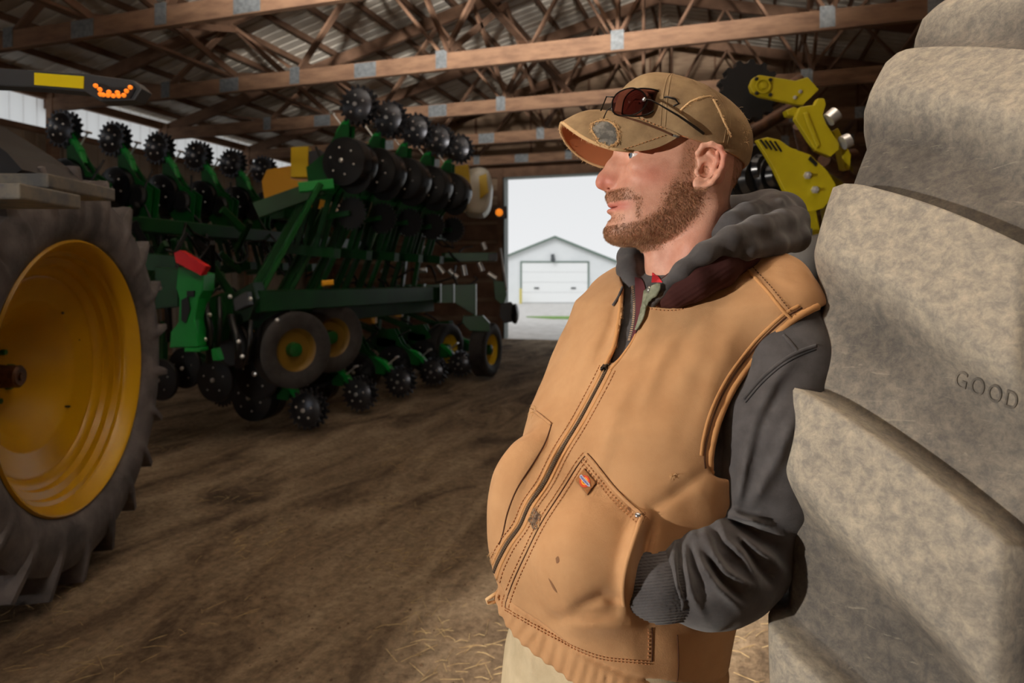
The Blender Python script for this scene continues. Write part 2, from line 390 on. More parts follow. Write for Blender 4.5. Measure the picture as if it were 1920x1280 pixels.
lamp('planter_strobe', 'SPOT', W(-1.2, -2.5, 1.6), W(-3.2, 6, 2.2), 220, (1.0, 0.94, 0.86), 0.1, 48, 0.7)
lamp('roof_fill', 'SPOT', (1.0, -3.0, 2.9), (-1.6, 4.6, 7.8), 14000, (1.0, 0.93, 0.85), 0.3, 62, 0.5)  # added fill lamp that brightens the roof, not a fixture of the barn
lamp('floor_fill', 'SPOT', W(-1.2, 1.4, 3.95), W(0.95, 2.75, 0), 1900, (1.0, 0.90, 0.78), 0.15, 38, 1.0)  # added fill lamp that brightens the foreground dirt in place of strobe spill
vs = scene.view_settings; vs.view_transform = 'Standard'; vs.look = 'None'; vs.exposure = 0.0; vs.gamma = 1; vs.use_curve_mapping = False
# ================================================================ big agricultural tire at the right
def rubber_dusty():
    m = bpy.data.materials.new('dusty_rubber'); m.use_nodes = True; nt = m.node_tree; N = nt.nodes; L = nt.links
    b = N['Principled BSDF']; b.inputs['Roughness'].default_value = 0.75; b.inputs['Specular IOR Level'].default_value = 0.3
    tc = N.new('ShaderNodeTexCoord')
    def noise(scale, det, rough=0.6, vec=None, dist=0.0):
        n = N.new('ShaderNodeTexNoise'); n.inputs['Scale'].default_value = scale; n.inputs['Detail'].default_value = det
        n.inputs['Roughness'].default_value = rough; n.inputs['Distortion'].default_value = dist
        L.new(vec or tc.outputs['Object'], n.inputs['Vector']); return n.outputs['Fac']
    a = noise(5, 6, 0.6); c = noise(70, 10, 0.8, dist=0.3)
    at = N.new('ShaderNodeAttribute'); at.attribute_name = 'lug'
    md = N.new('ShaderNodeMath'); md.operation = 'MULTIPLY_ADD'; md.inputs[1].default_value = 0.42
    L.new(at.outputs['Fac'], md.inputs[0]); L.new(a, md.inputs[2])
    r = N.new('ShaderNodeValToRGB'); e = r.color_ramp.elements; e[0].position = 0.36; e[0].color = rgb(92,88,84); e[1].position = 0.92; e[1].color = rgb(176,168,155)
    x = e.new(0.55); x.color = rgb(122,116,109)
    L.new(md.outputs[0], r.inputs[0])
    r2 = N.new('ShaderNodeValToRGB'); e = r2.color_ramp.elements; e[0].position = 0.40; e[0].color = (0.62,0.63,0.66,1); e[1].position = 0.64; e[1].color = (1.24,1.19,1.10,1)
    L.new(c, r2.inputs[0])
    mx = N.new('ShaderNodeMix'); mx.data_type = 'RGBA'; mx.blend_type = 'MULTIPLY'; mx.inputs[0].default_value = 0.95
    L.new(r.outputs[0], mx.inputs[6]); L.new(r2.outputs[0], mx.inputs[7])
    # scratches: thin pale streaks
    mp = N.new('ShaderNodeMapping'); mp.inputs['Scale'].default_value = (12, 12, 60); mp.inputs['Rotation'].default_value = (0.5, 0.35, 0.2); L.new(tc.outputs['Object'], mp.inputs[0])
    sc = noise(1.6, 6, 0.7, mp.outputs[0], 1.2)
    r3 = N.new('ShaderNodeValToRGB'); e = r3.color_ramp.elements; e[0].position = 0.60; e[0].color = (0,0,0,1); e[1].position = 0.68; e[1].color = (1,1,1,1)
    L.new(sc, r3.inputs[0])
    ms = N.new('ShaderNodeMath'); ms.operation = 'MULTIPLY'; ms.inputs[1].default_value = 0.3; L.new(r3.outputs[0], ms.inputs[0])
    m2 = N.new('ShaderNodeMix'); m2.data_type = 'RGBA'; L.new(ms.outputs[0], m2.inputs[0]); L.new(mx.outputs[2], m2.inputs[6]); m2.inputs[7].default_value = rgb(196,186,164)
    L.new(m2.outputs[2], b.inputs['Base Color'])
    bp = N.new('ShaderNodeBump'); bp.inputs['Strength'].default_value = 0.5; bp.inputs['Distance'].default_value = 0.003
    L.new(c, bp.inputs['Height']); L.new(bp.outputs['Normal'], b.inputs['Normal'])
    return m
TA = math.radians(42)
tp = (math.cos(TA), math.sin(TA)); ta = (math.sin(TA), -math.cos(TA))
TE = (0.308, 0.846); TR = 1.03; TZ = 1.045
TC = (TE[0]+TR*tp[0], TE[1]+TR*tp[1])
def tire_pt(th, rho, t): return (TC[0]+ta[0]*t-tp[0]*rho*math.cos(th), TC[1]+ta[1]*t-tp[1]*rho*math.cos(th), TZ+rho*math.sin(th))
TW = 0.62; LUGH = 0.05; PITCH = math.radians(16.36)
def sstep(a, b, x):
    x = min(1, max(0, (x-a)/(b-a))); return x*x*(3-2*x)
def lugf(th, t):
    tt = min(t, TW-t) if t > TW/2 else t
    off = PITCH/2 if t > TW/2 else 0
    edge = math.radians(2.0) + off
    ph = ((edge - th) % PITCH)*TR; P = PITCH*TR
    wl = 0.085 + 0.16*max(0, tt)
    if tt > TW/2-0.045: return 0.0
    up = sstep(P-0.014, P-0.002, ph)
    top = 1 - sstep(wl, wl+0.075, ph)
    return max(up, top)
def skew(t):
    tt = min(t, TW-t) if t > TW/2 else t
    return -math.radians(19)*max(0, tt) - math.radians(40)*max(0, tt)**2
def section():
    q = [(0.05,0.62),(0.02,0.68),(0.0,0.76),(-0.006,0.84),(-0.004,0.90),(0.0,0.935),(0.004,0.96),(0.012,0.98),(0.024,0.994),(0.04,1.0)]
    t = 0.055
    while t < TW-0.05: q.append((t, 1.0+0.012*math.sin(PI*t/TW))); t += 0.0125
    q += [(TW-a, r) for a, r in reversed([p for p in q if p[0] <= 0.05])]
    return q
def big_tire():
    Q = section(); ths = []
    th = -25.0
    while th < 80: ths.append(th); th += 0.22
    while th < 335: ths.append(th); th += 1.1
    V = []; A = []; lugp = []
    n = len(Q)
    nrm = []
    for i in range(n):
        a = Q[max(0, i-1)]; c = Q[min(n-1, i+1)]; dx, dy = c[0]-a[0], c[1]-a[1]; l = math.hypot(dx, dy); nrm.append((-dy/l, dx/l))
    for th in ths:
        r = math.radians(th)
        for i, (t, rho) in enumerate(Q):
            fade = sstep(0.80, 0.93, rho)
            f = lugf(r, t)*fade
            h = f*LUGH + 0.004*mn.noise(Vector((r*6, t*7, 0)))
            nx, ny = nrm[i]
            if t < 0.05 and i < 12: nx *= 0.55
            # worn, rounded lug corner over the shoulder
            V.append(tire_pt(r+skew(t), rho+ny*h, t+nx*h*0.6)); A.append(f)
    m = len(ths)
    F = [(j*n+i, j*n+i+1, ((j+1) % m)*n+i+1, ((j+1) % m)*n+i) for j in range(m) for i in range(n-1)]
    me = bpy.data.meshes.new('tire'); me.from_pydata([W(*p) for p in V], [], F); me.update()
    at = me.attributes.new('lug', 'FLOAT', 'POINT'); at.data.foreach_set('value', A)
    return me, V, F
me, TV, TF = big_tire()
m_rub = rubber_dusty()
big = thing('lugged_tire', 'huge dusty lugged tire at the right edge that the man leans against', 'tire', W(TC[0], TC[1], 0.0))
tire_body = finish('tread', me, m_rub, big, True)
tire_bvh = BVHTree.FromPolygons([Vector(p) for p in TV], TF)
def ray_local(bvh, px, py, wn=0.3):
    o = Vector((0, 0, CAMZ)); d = Vector(((px-960)/FPX, 1.0, (HOR-py)/FPX)).normalized()
    return bvh.ray_cast(o, d)
# moulded lettering
def text_poly(s, size=1.0, extr=0.1, bevel=0.0):
    cu = bpy.data.curves.new('t', 'FONT'); cu.body = s; cu.size = size; cu.extrude = extr; cu.bevel_depth = bevel; cu.space_character = 1.25
    o = bpy.data.objects.new('t', cu); COL.objects.link(o)
    dg = bpy.context.evaluated_depsgraph_get(); dg.update(); me = bpy.data.meshes.new_from_object(o.evaluated_get(dg))
    v = [tuple(x.co) for x in me.vertices]; f = [tuple(p.vertices) for p in me.polygons]
    bpy.data.objects.remove(o); bpy.data.curves.remove(cu); bpy.data.meshes.remove(me); return v, f
tv, tf = text_poly('GOOD', 1.0, 0.5, 0.0)
mxx = max(p[0] for p in tv)
b = MB(); vv = []
org = (1788, 722); ex = (118/mxx, 47/mxx); ey = (9, -46)
ok = True
for x, y, z in tv:
    px = org[0]+ex[0]*x+ey[0]*y; py = org[1]+ex[1]*x+ey[1]*y
    loc, nr, _, _ = ray_local(tire_bvh, px, py)
    if loc is None: ok = False; break
    if nr.dot(loc-Vector((0,0,CAMZ))) > 0: nr = -nr
    p = loc + nr*(0.0016 if z > 0 else -0.002); vv.append(W(*p))
if ok: b.add(vv, tf); b.build('moulded_lettering', m_rub, big)

# ================================================================ tractor at the left
m_rubb = mat('black_rubber', rgb(62,58,58), 0.7, col2=rgb(104,98,98), scale=6, detail=6, bump=0.2, bscale=60)
m_yel = mat('yellow_rim_paint', rgb(188,142,4), 0.34, col2=rgb(176,130,4), scale=2)
m_rust = mat('greasy_steel', rgb(96,64,44), 0.5, metal=0.5, col2=rgb(60,42,32), scale=25)
m_grn = mat('green_paint', rgb(14,90,34), 0.35, col2=rgb(10,74,28), scale=3)
m_grnb = mat('bright_green_paint', rgb(20,150,60), 0.35)
m_blk = mat('black_paint', rgb(24,24,26), 0.35)
m_blkg = mat('gloss_black_disc', rgb(30,31,34), 0.22, metal=0.3)
m_dgrey = mat('dark_grey_plastic', rgb(58,60,64), 0.5)
m_zinc = mat('zinc_bolt', rgb(215,215,215), 0.3, metal=0.7)
m_ylw = mat('yellow_paint', rgb(228,190,20), 0.4)
NB = math.radians(-5)
n_ = (math.cos(NB), -math.sin(NB)); p_ = (math.sin(NB), math.cos(NB))
WC = (-2.14, 3.36, 1.03)
trac = thing('tractor', 'row-crop tractor with yellow wheel at the left edge, lit marker arm above', 'tractor', W(WC[0], WC[1], 0))
def wp(ang, r, h): return W(WC[0]+n_[0]*h+p_[0]*r*math.cos(ang), WC[1]+n_[1]*h+p_[1]*r*math.cos(ang), WC[2]+r*math.sin(ang))
AX = Vector(W(n_[0], n_[1], 0)); WCv = Vector(W(*WC))
def narrow_tire(RO, RI, WD, nl, seg=11):
    Q = [(-0.03,RI),(0.0,RI+.02),(0.035,RI+.08),(0.045,RI+.15),(0.035,RI+.21),(0.012,RO-.12),(-0.03,RO-.118),(-0.08,RO-.115),(-.12,RO-.112),(-WD/2,RO-.11),
         (-WD+.12,RO-.112),(-WD+.08,RO-.115),(-WD+.03,RO-.118),(-WD-.012,RO-.12),(-WD-.035,RI+.21),(-WD-.045,RI+.15),(-WD-.035,RI+.08),(-WD,RI+.02),(-WD+.03,RI)]
    b = MB(); v = []; N_ = nl*20; m = len(Q)
    for k in range(N_):
        a = 2*PI*k/N_
        for i, (h, r) in enumerate(Q):
            s = 1 if h > -WD/2 else 0; c = min(-h, WD+h)
            ph = ((a*nl/(2*PI)) + 0.5*s + max(0, c)*0.45) % 1.0
            f = (sstep(0.0, 0.05, ph)*(1-sstep(0.17, 0.24, ph))) if r > RI+0.12 else 0
            k2 = sstep(RI+.10, RO-.12, r)
            if abs(h+WD/2) < 0.02: f = 0
            if r > RO-.125: v.append(wp(a, r+f*0.11, h + (0.008*f if s else -0.008*f)))
            else: v.append(wp(a, r+0.012*f*k2, h+(1 if s else -1)*f*k2*0.022))
    for k in range(N_):
        for i in range(m-1): b.f.append((k*m+i, k*m+i+1, ((k+1) % N_)*m+i+1, ((k+1) % N_)*m+i))
    b.v = v; return b
wheel = narrow_tire(1.035, 0.645, 0.36, 22).build('tire', m_rubb, trac, 35)
rim_prof = [(0.672,-0.03),(0.678,0.005),(0.668,0.015),(0.655,0.008),(0.645,-0.02),(0.628,-0.035),(0.62,-0.06),(0.60,-0.068),(0.59,-0.10),(0.555,-0.112),(0.545,-0.14),(0.51,-0.15),(0.50,-0.17),
            (0.475,-0.172),(0.46,-0.186),(0.43,-0.186),(0.415,-0.20),(0.38,-0.198),(0.365,-0.212),(0.30,-0.25),(0.22,-0.36),(0.12,-0.40),(0.0,-0.40)]
b = MB(); b.lathe(WCv, AX, [(r*0.985, h) for r, h in rim_prof], 96); rim = b.build('rim', m_yel, trac, 50)
b = MB(); b.lathe(WCv, AX, [(0.0,-0.26),(0.045,-0.26),(0.055,-0.27),(0.057,-0.4)], 28)
b.lathe(WCv, AX, [(0.02,-0.26),(0.02,-0.252),(0,-0.252)], 12); b.build('axle_stub', m_rust, trac, 40)
for k in range(8):
    b = MB(); a = 2*PI*k/8+0.25; b.lathe(Vector(wp(a, 0.13, 0)), AX, [(0,-0.37),(0.014,-0.37),(0.016,-0.40)], 6); b.build('wheel_nut', m_grn, rim)
for a, r in ((0.35, 0.42), (0.9, 0.38), (-0.6, 0.36), (2.2, 0.4)):
    b = MB(); b.lathe(Vector(wp(a, r, 0)), AX, [(0,-0.19),(0.006,-0.19),(0.007,-0.24)], 8); b.build('rim_hole', m_blk, rim)
# axle housing and chassis behind the wheel, out of sight for the most part
b = MB(); b.bar(wp(0, 0, -0.46), wp(0, 0, -1.3), 0.24, 0.24, bev=0.05); b.build('axle_housing', m_grn, trac)
b = MB(); b.bar(W(WC[0]-1.5, WC[1]-1.6, 1.25), W(WC[0]-1.2, WC[1]+0.4, 1.25), 0.6, 0.7, bev=0.1); b.build('chassis', m_grn, trac)
# cab step and fender
for (x0, x1, y, h, w1, w2) in ((-140, 90, 338, 14, 2.35, 2.75), (-140, 37, 358, 20, 2.1, 2.4)):
    b = MB(); z = CAMZ+(HOR-y)/FPX*w1; u1 = (x1-960)/FPX*w1
    b.box(W(u1-0.35, (w1+w2)/2, z), (0.7, w2-w1, 0.05), YAW); b.build('cab_step', mat('step_steel', rgb(84,87,90), 0.6, col2=rgb(120,114,102), scale=15), trac, bevel=0.006)
b = MB(); P0 = [Lw(-120, 200, 2.9), Lw(-20, 262, 2.9), Lw(12, 285, 2.9), Lw(42, 318, 2.9), Lw(20, 330, 2.9), Lw(-120, 330, 2.9)]
b.prism([W(*p) for p in P0], Vector(W(0, 0.4, 0))-Vector(W(0, 0, 0))); b.build('fender', m_blk, trac)
# marker arm with reflector and amber lamp
wa = 2.35
def poly(pts, w, th, name, m, parent, bevel=0.0):
    b = MB(); b.prism([Pw(x, y, w) for x, y in pts], Vector(W(0, th, 0))); return b.build(name, m, parent, bevel=bevel)
arm = poly([(-160,118),(60,131),(160,138),(250,150),(266,166),(252,188),(187,190),(160,172),(60,163),(-160,154)], wa, 0.07, 'marker_arm', m_dgrey, trac, 0.004)
poly([(64,136),(157,143),(156,166),(64,159)], wa-0.004, 0.006, 'reflector', mat('yellow_reflector', rgb(240,215,20), 0.35, emis=rgb(240,215,20), estr=0.0), arm)
poly([(172,154),(196,158),(208,164),(236,164),(246,156),(254,166),(244,184),(192,186)], wa-0.006, 0.012, 'lamp_bezel', mat('lamp_bezel', rgb(40,42,46), 0.3), arm)
m_amb = mat('amber_lamp', rgb(255,120,10), 0.4, emis=(1.0,0.27,0.02,1), estr=0.75)
for i, pts in enumerate([(178,160),(186,167),(192,177),(201,178),(211,179),(221,179),(231,178),(236,170),(243,163),(187,176),(203,172),(219,173)]):
    b = MB(); c = Vector(Pw(pts[0], pts[1], wa-0.012)); d = Vector(W(0,1,0))
    b.lathe(c, d, [(0,-0.004),(0.006,-0.002),(0.0078,0.003),(0.0078,0.01)], 12); b.build('amber_lamp', m_amb, arm, True)
# ================================================================ folded planter behind the tractor
pl = thing('row_crop_planter', 'folded green row-crop planter with raised spiked closing wheels', 'planter', Pw(560, 760, 8.0))
m_gdk = mat('planter_green', rgb(12,72,28), 0.4, col2=rgb(8,54,20), scale=3)
m_disc2 = mat('dull_black_disc', rgb(22,22,24), 0.45)
m_white = MATS['white_siding']; m_tank = mat('white_tank', rgb(225,220,205), 0.4)
m_or = mat('hopper_yellow', rgb(222,158,18), 0.45)
m_drub = mat('dark_tire_rubber', rgb(40,38,38), 0.6, col2=rgb(62,59,58), scale=8)
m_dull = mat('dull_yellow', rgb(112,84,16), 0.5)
m_hose = mat('black_hose', rgb(18,18,20), 0.4)
m_red = mat('red_reflector', rgb(225,20,30), 0.35)
m_pale = mat('pale_decal', rgb(215,205,170), 0.5)

class Frame:
    # unit frame: r = towards the closing wheels, d = towards the soil, l = along the toolbar
    def __init__(s, o, r, d):
        s.o = V3(o); s.r = V3(r).normalized(); s.d = (V3(d)-s.r*V3(d).dot(s.r)).normalized(); s.l = s.r.cross(s.d)
    def __call__(s, r, d, l): return s.o + s.r*r + s.d*d + s.l*l
def bolts(b, F_c, axis, rad, n, sz, off):
    d, s, t = basis(axis)
    for k in range(n):
        a = 2*PI*k/n+0.3
        b.lathe(V3(F_c)+d*off+s*rad*math.cos(a)+t*rad*math.sin(a), d, [(sz, -sz*0.3), (sz, sz*0.5), (sz*0.6, sz*0.9), (0, sz)], 8)
def disc_wheel(F, r, d, l, R, th, side, name, m, parent, dome=0.03, nb=6):
    b = MB(); c = F(r, d, l); ax = F.l*side
    b.lathe(c, ax, [(0,dome),(R*0.25,dome),(R*0.5,dome*0.8),(R*0.8,dome*0.15),(R*0.97,0),(R,-th*0.3),(R,-th),(R*0.8,-th),(0,-th)], 36)
    o = b.build(name, m, parent, 35)
    d_, s_, t_ = basis(ax)
    for k in range(nb):
        a = 2*PI*k/nb+0.3; z_ = R*0.045; b = MB()
        b.lathe(V3(c)+d_*dome*0.62+s_*R*0.55*math.cos(a)+t_*R*0.55*math.sin(a), d_, [(z_, -z_*0.3), (z_, z_*0.5), (z_*0.6, z_*0.9), (0, z_)], 8); b.build('wheel_bolt', m_zinc, o)
    b = MB(); b.lathe(c, ax, [(R*0.1,dome),(R*0.1,dome+.012),(R*0.05,dome+.02),(0,dome+.02)], 12); b.build('hub_cap', m_zinc, o)
    return o
def spiked(F, r, d, l, R, side, parent, teeth=18, m=None):
    b = MB(); c = F(r, d, l); ax = F.l*side
    b.gear(c, ax, R*0.94, R*1.13, teeth, 0.018)
    b.lathe(c, ax, [(0,.045),(R*.25,.044),(R*.5,.036),(R*.75,.022),(R*.92,.008)], 28)
    o = b.build('closing_wheel', m or m_pol, parent, 30)
    b = MB(); bolts(b, c, ax, R*0.5, 5, R*0.07, 0.036); b.lathe(c, ax, [(R*.12,.044),(R*.12,.055),(0,.057)], 12); b.build('bolt_ring', m_zinc, o)  # separate bolts and the hub boss kept as one mesh
    return o
m_pol = mat('polished_disc', rgb(88,90,96), 0.28, metal=0.85)
def row_unit(F, parent, hopper=False, tall=True, stripes=False):
    u = bpy.data.objects.new('row_unit', None); COL.objects.link(u); u.location = F.o; u.parent = parent
    u.matrix_parent_inverse = world_of(parent).inverted()
    b = MB()
    # shank plates
    for s in (-0.05, 0.05):
        b.prism([F(-0.25,-0.25,s), F(0.05,-0.32,s), F(0.2,-0.12,s), F(0.5,0.05,s), F(0.5,0.14,s), F(0.15,0.16,s), F(-0.1,0.1,s), F(-0.28,-0.02,s)], F.l*0.012)
    b.bar(F(-0.2,-0.1,0), F(0.1,-0.1,0), 0.1, 0.12)
    b.build('shank', m_grn, u)
    b = MB()
    for dd in (-0.22, 0.0): b.bar(F(-0.75, dd-0.12, 0.06), F(-0.2, dd, 0.06), 0.02, 0.06); b.bar(F(-0.75, dd-0.12, -0.06), F(-0.2, dd, -0.06), 0.02, 0.06)
    b.build('parallel_arm', m_gdk, u)
    b = MB(); b.bar(F(-0.8,-0.5,0), F(-0.8,0.1,0), 0.12, 0.1); b.build('mount_bracket', m_gdk, u)
    for s in (-1, 1):
        disc_wheel(F, 0.12, 0.16, 0.13*s, 0.248, 0.13, s, 'gauge_wheel', m_blkg if s > 0 else m_disc2, u, 0.035)
    b = MB(); b.lathe(F(0.0,0.22,0), F.l, [(0,.004),(.18,.002),(.19,0),(.18,-.002),(0,-.004)], 32); b.build('opener_disc', m_disc2, u)
    # closing wheel arm, curved
    b = MB(); pts = [F(0.3,-0.02,0.02), F(0.42,0.0,0.02), F(0.52,0.06,0.02), F(0.62,0.14,0.02), F(0.68,0.16,0.02)]
    for i in range(4): b.bar(pts[i], pts[i+1], 0.075, 0.075 if i < 2 else 0.06, bev=0.01)
    b.build('closing_arm', m_grnb, u)
    for s in (-1, 1): spiked(F, 0.7, 0.2, 0.05*s+0.02, 0.18, s, u)
    b = MB(); b.tube([F(0.5,0.02,0), F(0.62,-0.1,0)], 0.01, 8); b.tube([F(0.62,-0.1,-0.04), F(0.62,-0.1,0.04)], 0.014, 8); b.build('depth_handle', m_zinc, u)
    # row cleaner
    b = MB(); b.gear(F(-0.38,0.2,0.04), F.l, 0.155, 0.178, 22, 0.012)
    b.lathe(F(-0.38,0.2,0.04), F.l, [(.03,.012),(.03,.03),(0,.03)], 12); o = b.build('row_cleaner', m_disc2, u)
    b = MB(); bolts(b, F(-0.38,0.2,0.04), F.l, 0.13, 16, 0.006, 0.006); bolts(b, F(-0.38,0.2,0.04), F.l, 0.055, 5, 0.009, 0.008); b.build('bolt_ring', m_zinc, o)  # two circles of separate bolts kept as one mesh
    b = MB(); b.bar(F(-0.38,0.2,0.0), F(-0.45,-0.1,0.0), 0.03, 0.05); b.build('cleaner_arm', m_gdk, u)
    if hopper:
        b = MB(); b.prism([F(-0.35,-0.62,-0.17), F(0.2,-0.62,-0.17), F(0.2,-0.4,-0.17), F(0.05,-0.24,-0.17), F(-0.25,-0.24,-0.17), F(-0.35,-0.4,-0.17)], F.l*0.34); b.build('seed_hopper', m_or, u, bevel=0.02)
    b = MB(); b.lathe(F(0.0,-0.12,0.06), F.l, [(0,.05),(.1,.05),(.13,.03),(.13,0),(0,0)], 20); b.build('seed_meter', m_disc2, u, 30)
    b = MB(); rs_ = random.Random(int(abs(F.o.y)*100))
    pts = [F(-0.8+0.18*i, -0.3-0.12*math.sin(i*1.1)+rs_.uniform(-.03,.03), 0.05+rs_.uniform(-.05,.05)) for i in range(7)]
    b.tube(pts, 0.014, 6); b.build('air_hose', m_hose, u, True)
    return u
Yv = V3((0, 1, 0))
# right wing: units on end, soil side towards the aisle, closing wheels on top
a0 = V3(Pw(655, 303, 6.9))
for k in range(5):
    F = Frame(a0 + V3((0.02*k, 0.60*k, 0.0)) - V3((0.16, 0, 0.12)), (0.1, 0, 1), (1, 0, 0))
    if k > 0: row_unit(F, pl)
    else: row_unit(F, pl)
# left wing
a1 = V3(Pw(160, 360, 7.2))
for k in range(6):
    F = Frame(a1 + V3((0.05*k, 0.58*k, 0.0)), (-0.1, 0, 1), (-1, 0, 0))
    row_unit(F, pl)
# centre section in working position, closing wheels towards the aisle
a2 = V3(W(-2.08, 6.8, 0.50))
for k in range(6):
    F = Frame(a2 + V3((-0.62, 0.98*k, 0.0)), (1, 0, -0.12), (0, 0, -1))
    row_unit(F, pl)
def bar(name, a, c, w, h, m=m_gdk, up=None, bev=0.01, parent=pl):
    b = MB(); b.bar(a, c, w, h, up=up, bev=bev); return b.build(name, m, parent)
# toolbars running away from the camera
def along(px, py, w, length, dx=0.0):
    a = V3(Pw(px, py, w)); return a, a + V3((dx, length, 0))
a, c = along(470, 565, 6.2, 3.7); bar('toolbar', a, c, 0.2, 0.2)
a, c = along(425, 600, 6.3, 4.2); bar('lower_frame', a, c, 0.3, 0.2)
a, c = along(520, 395, 6.9, 4.4); bar('wing_bar', a, c, 0.16, 0.16)
a, c = along(250, 420, 7.2, 4.6); bar('wing_bar', a, c, 0.16, 0.16)
a = V3(Pw(600, 352, 6.8)); bar('hinge_arm', a, V3(Pw(480, 395, 6.6)), 0.1, 0.16, m_gdk)
bar('hinge_arm', V3(Pw(625, 345, 6.8)), V3(Pw(560, 352, 6.7)), 0.08, 0.1, m_grnb)
bar('decal_strip', V3(Pw(603, 531, 6.3)), V3(Pw(625, 529, 6.35)), 0.03, 0.05, m_or)
# long slanted wing struts
for k in range(7):
    w = 6.4+0.62*k
    x1 = 600+42*k-1.6*k*k; x0 = 482+58*k-1.5*k*k
    bar('wing_strut', V3(Pw(x1, 345+15*k, w+0.3)), V3(Pw(x0, 560-4*k, w)), 0.1 if k < 4 else 0.07, 0.05, m_gdk if k % 2 else m_grn)
    bar('wing_strut', V3(Pw(x1-30, 380+12*k, w+0.4)), V3(Pw(x0-24, 575-4*k, w+0.1)), 0.05, 0.09, m_gdk)
# bright green post with red reflector, closest to the tractor
def lpoly(pts, w, th, name, m, parent=pl, bevel=0.006): return poly(pts, w, th, name, m, parent, bevel)
post = lpoly([(334,500),(382,512),(380,545),(372,560),(366,600),(372,650),(318,652),(320,622),(334,604),(336,560),(330,540)], 5.6, 0.22, 'lift_post', m_grnb)
lpoly([(326,474),(337,469),(386,499),(376,516),(330,492)], 5.55, 0.1, 'reflector', m_red, post, 0.0)
lpoly([(340,562),(352,556),(356,580),(348,606),(340,600)], 5.585, 0.03, 'slot', m_blk, post, 0.0)
lpoly([(350,545),(364,545),(364,556),(350,556)], 5.585, 0.03, 'slot', m_blk, post, 0.0)
lpoly([(345,652),(376,652),(376,660),(345,660)], 5.6, 0.2, 'foot_plate', m_grnb, post)
lpoly([(290,500),(334,505),(334,575),(290,580)], 6.0, 0.2, 'side_plate', m_gdk)
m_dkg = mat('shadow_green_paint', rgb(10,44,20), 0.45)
lpoly([(372,566),(418,548),(424,590),(410,640),(376,650)], 5.95, 0.2, 'side_plate', m_gdk)
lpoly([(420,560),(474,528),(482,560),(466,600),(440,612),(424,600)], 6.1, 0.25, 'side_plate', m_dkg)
lpoly([(400,612),(452,606),(470,640),(462,684),(430,690),(404,672)], 6.15, 0.2, 'gearbox', m_blk, bevel=0.02)
lpoly([(436,560),(462,546),(466,572),(440,584)], 5.9, 0.12, 'valve_block', m_dgrey)
for (p, q, w_, r_) in (((384,560),(392,680),5.8,.03),((410,556),(404,668),5.8,.022),((432,590),(448,690),5.85,.03),((470,600),(452,690),5.95,.02),((300,520),(318,640),6.1,.03),((250,520),(300,560),6.4,.025)):
    b = MB(); b.tube([Pw(p[0],p[1],w_), Pw((p[0]+q[0])/2+6,(p[1]+q[1])/2,w_-.05), Pw(q[0],q[1],w_)], r_, 8); b.build('hydraulic_hose', m_hose, pl, True)
for (x, y) in ((394,590),(432,556),(448,640),(386,636),(350,610),(470,560),(520,600),(455,668),(300,540)):
    b = MB(); b.lathe(V3(Pw(x,y,5.75)), V3(W(0,-1,0)), [(.018,0),(.018,.015),(.009,.022),(0,.024)], 8); b.build('fitting', m_zinc, pl)
lpoly([(232,470),(330,480),(330,510),(232,505)], 6.6, 0.2, 'side_plate', m_gdk)
lpoly([(395,655),(404,652),(412,676),(398,676)], 5.7, 0.1, 'bracket', m_grnb)
# coulter discs at the front
F0 = Frame(Pw(400, 713, 6.4), (1, 0, 0), (0, 0, -1))
for (px, py, w, R) in ((402,712,6.4,0.21),(345,690,6.6,0.2),(300,712,6.5,0.2),(480,700,6.6,0.26),(268,600,7,0.15)):
    F = Frame(Pw(px, py, w), (1, 0, 0), (0, 0, -1)); disc_wheel(F, 0, 0, 0, R, 0.03, -1 if F.l.y > 0 else 1, 'coulter_disc', m_disc2, pl, 0.02, 5)
    bar('coulter_arm', F(0, -0.02, 0.03), F(-0.05, -0.55, 0.1), 0.05, 0.08)
# carrying wheels
def carry_wheel(px, py, w, R, wd, ang, name='carrying_wheel', rimm=m_ylw):
    u = bpy.data.objects.new(name, None); COL.objects.link(u); u.parent = pl; u.matrix_parent_inverse = world_of(pl).inverted()
    c = V3(Pw(px, py, w)); ax = V3(W(math.cos(ang), -math.sin(ang), 0)).normalized()
    b = MB(); pr = [(R*0.56, wd*0.42), (R*0.7, wd*0.5), (R*0.85, wd*0.52), (R*0.95, wd*0.47)]
    tread = []
    for i in range(9):
        h = wd*0.42 - wd*0.84*i/8; tread += [(R*(1.0 if i % 2 == 0 else 0.985), h)]
    pr += tread + [(R*0.95,-wd*0.47),(R*0.85,-wd*0.52),(R*0.7,-wd*0.5),(R*0.62,-wd*0.42)]
    b.lathe(c, ax, pr, 48); t = b.build('tire', m_drub, u, 40)
    b = MB(); b.lathe(c, ax, [(R*.64,wd*.44),(R*.58,wd*.4),(R*.52,wd*.3),(R*.46,wd*.1),(R*.2,wd*.05),(0,wd*.05)], 40)
    b.lathe(c, ax, [(R*.64,-wd*.44),(R*.6,-wd*.44),(R*.5,-wd*.1),(0,-wd*.05)], 40); b.build('rim', rimm, u, 40)
    b = MB(); b.lathe(c, ax, [(R*.2,wd*.05),(R*.18,wd*.35),(R*.1,wd*.4),(0,wd*.4)], 16); b.build('hub', m_grn, u, 40)
    return u
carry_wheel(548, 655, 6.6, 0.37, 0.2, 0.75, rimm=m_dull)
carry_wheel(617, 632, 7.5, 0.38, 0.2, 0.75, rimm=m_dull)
carry_wheel(833, 653, 10.9, 0.40, 0.25, 0.5)
carry_wheel(911, 655, 10.6, 0.42, 0.25, 0.35)
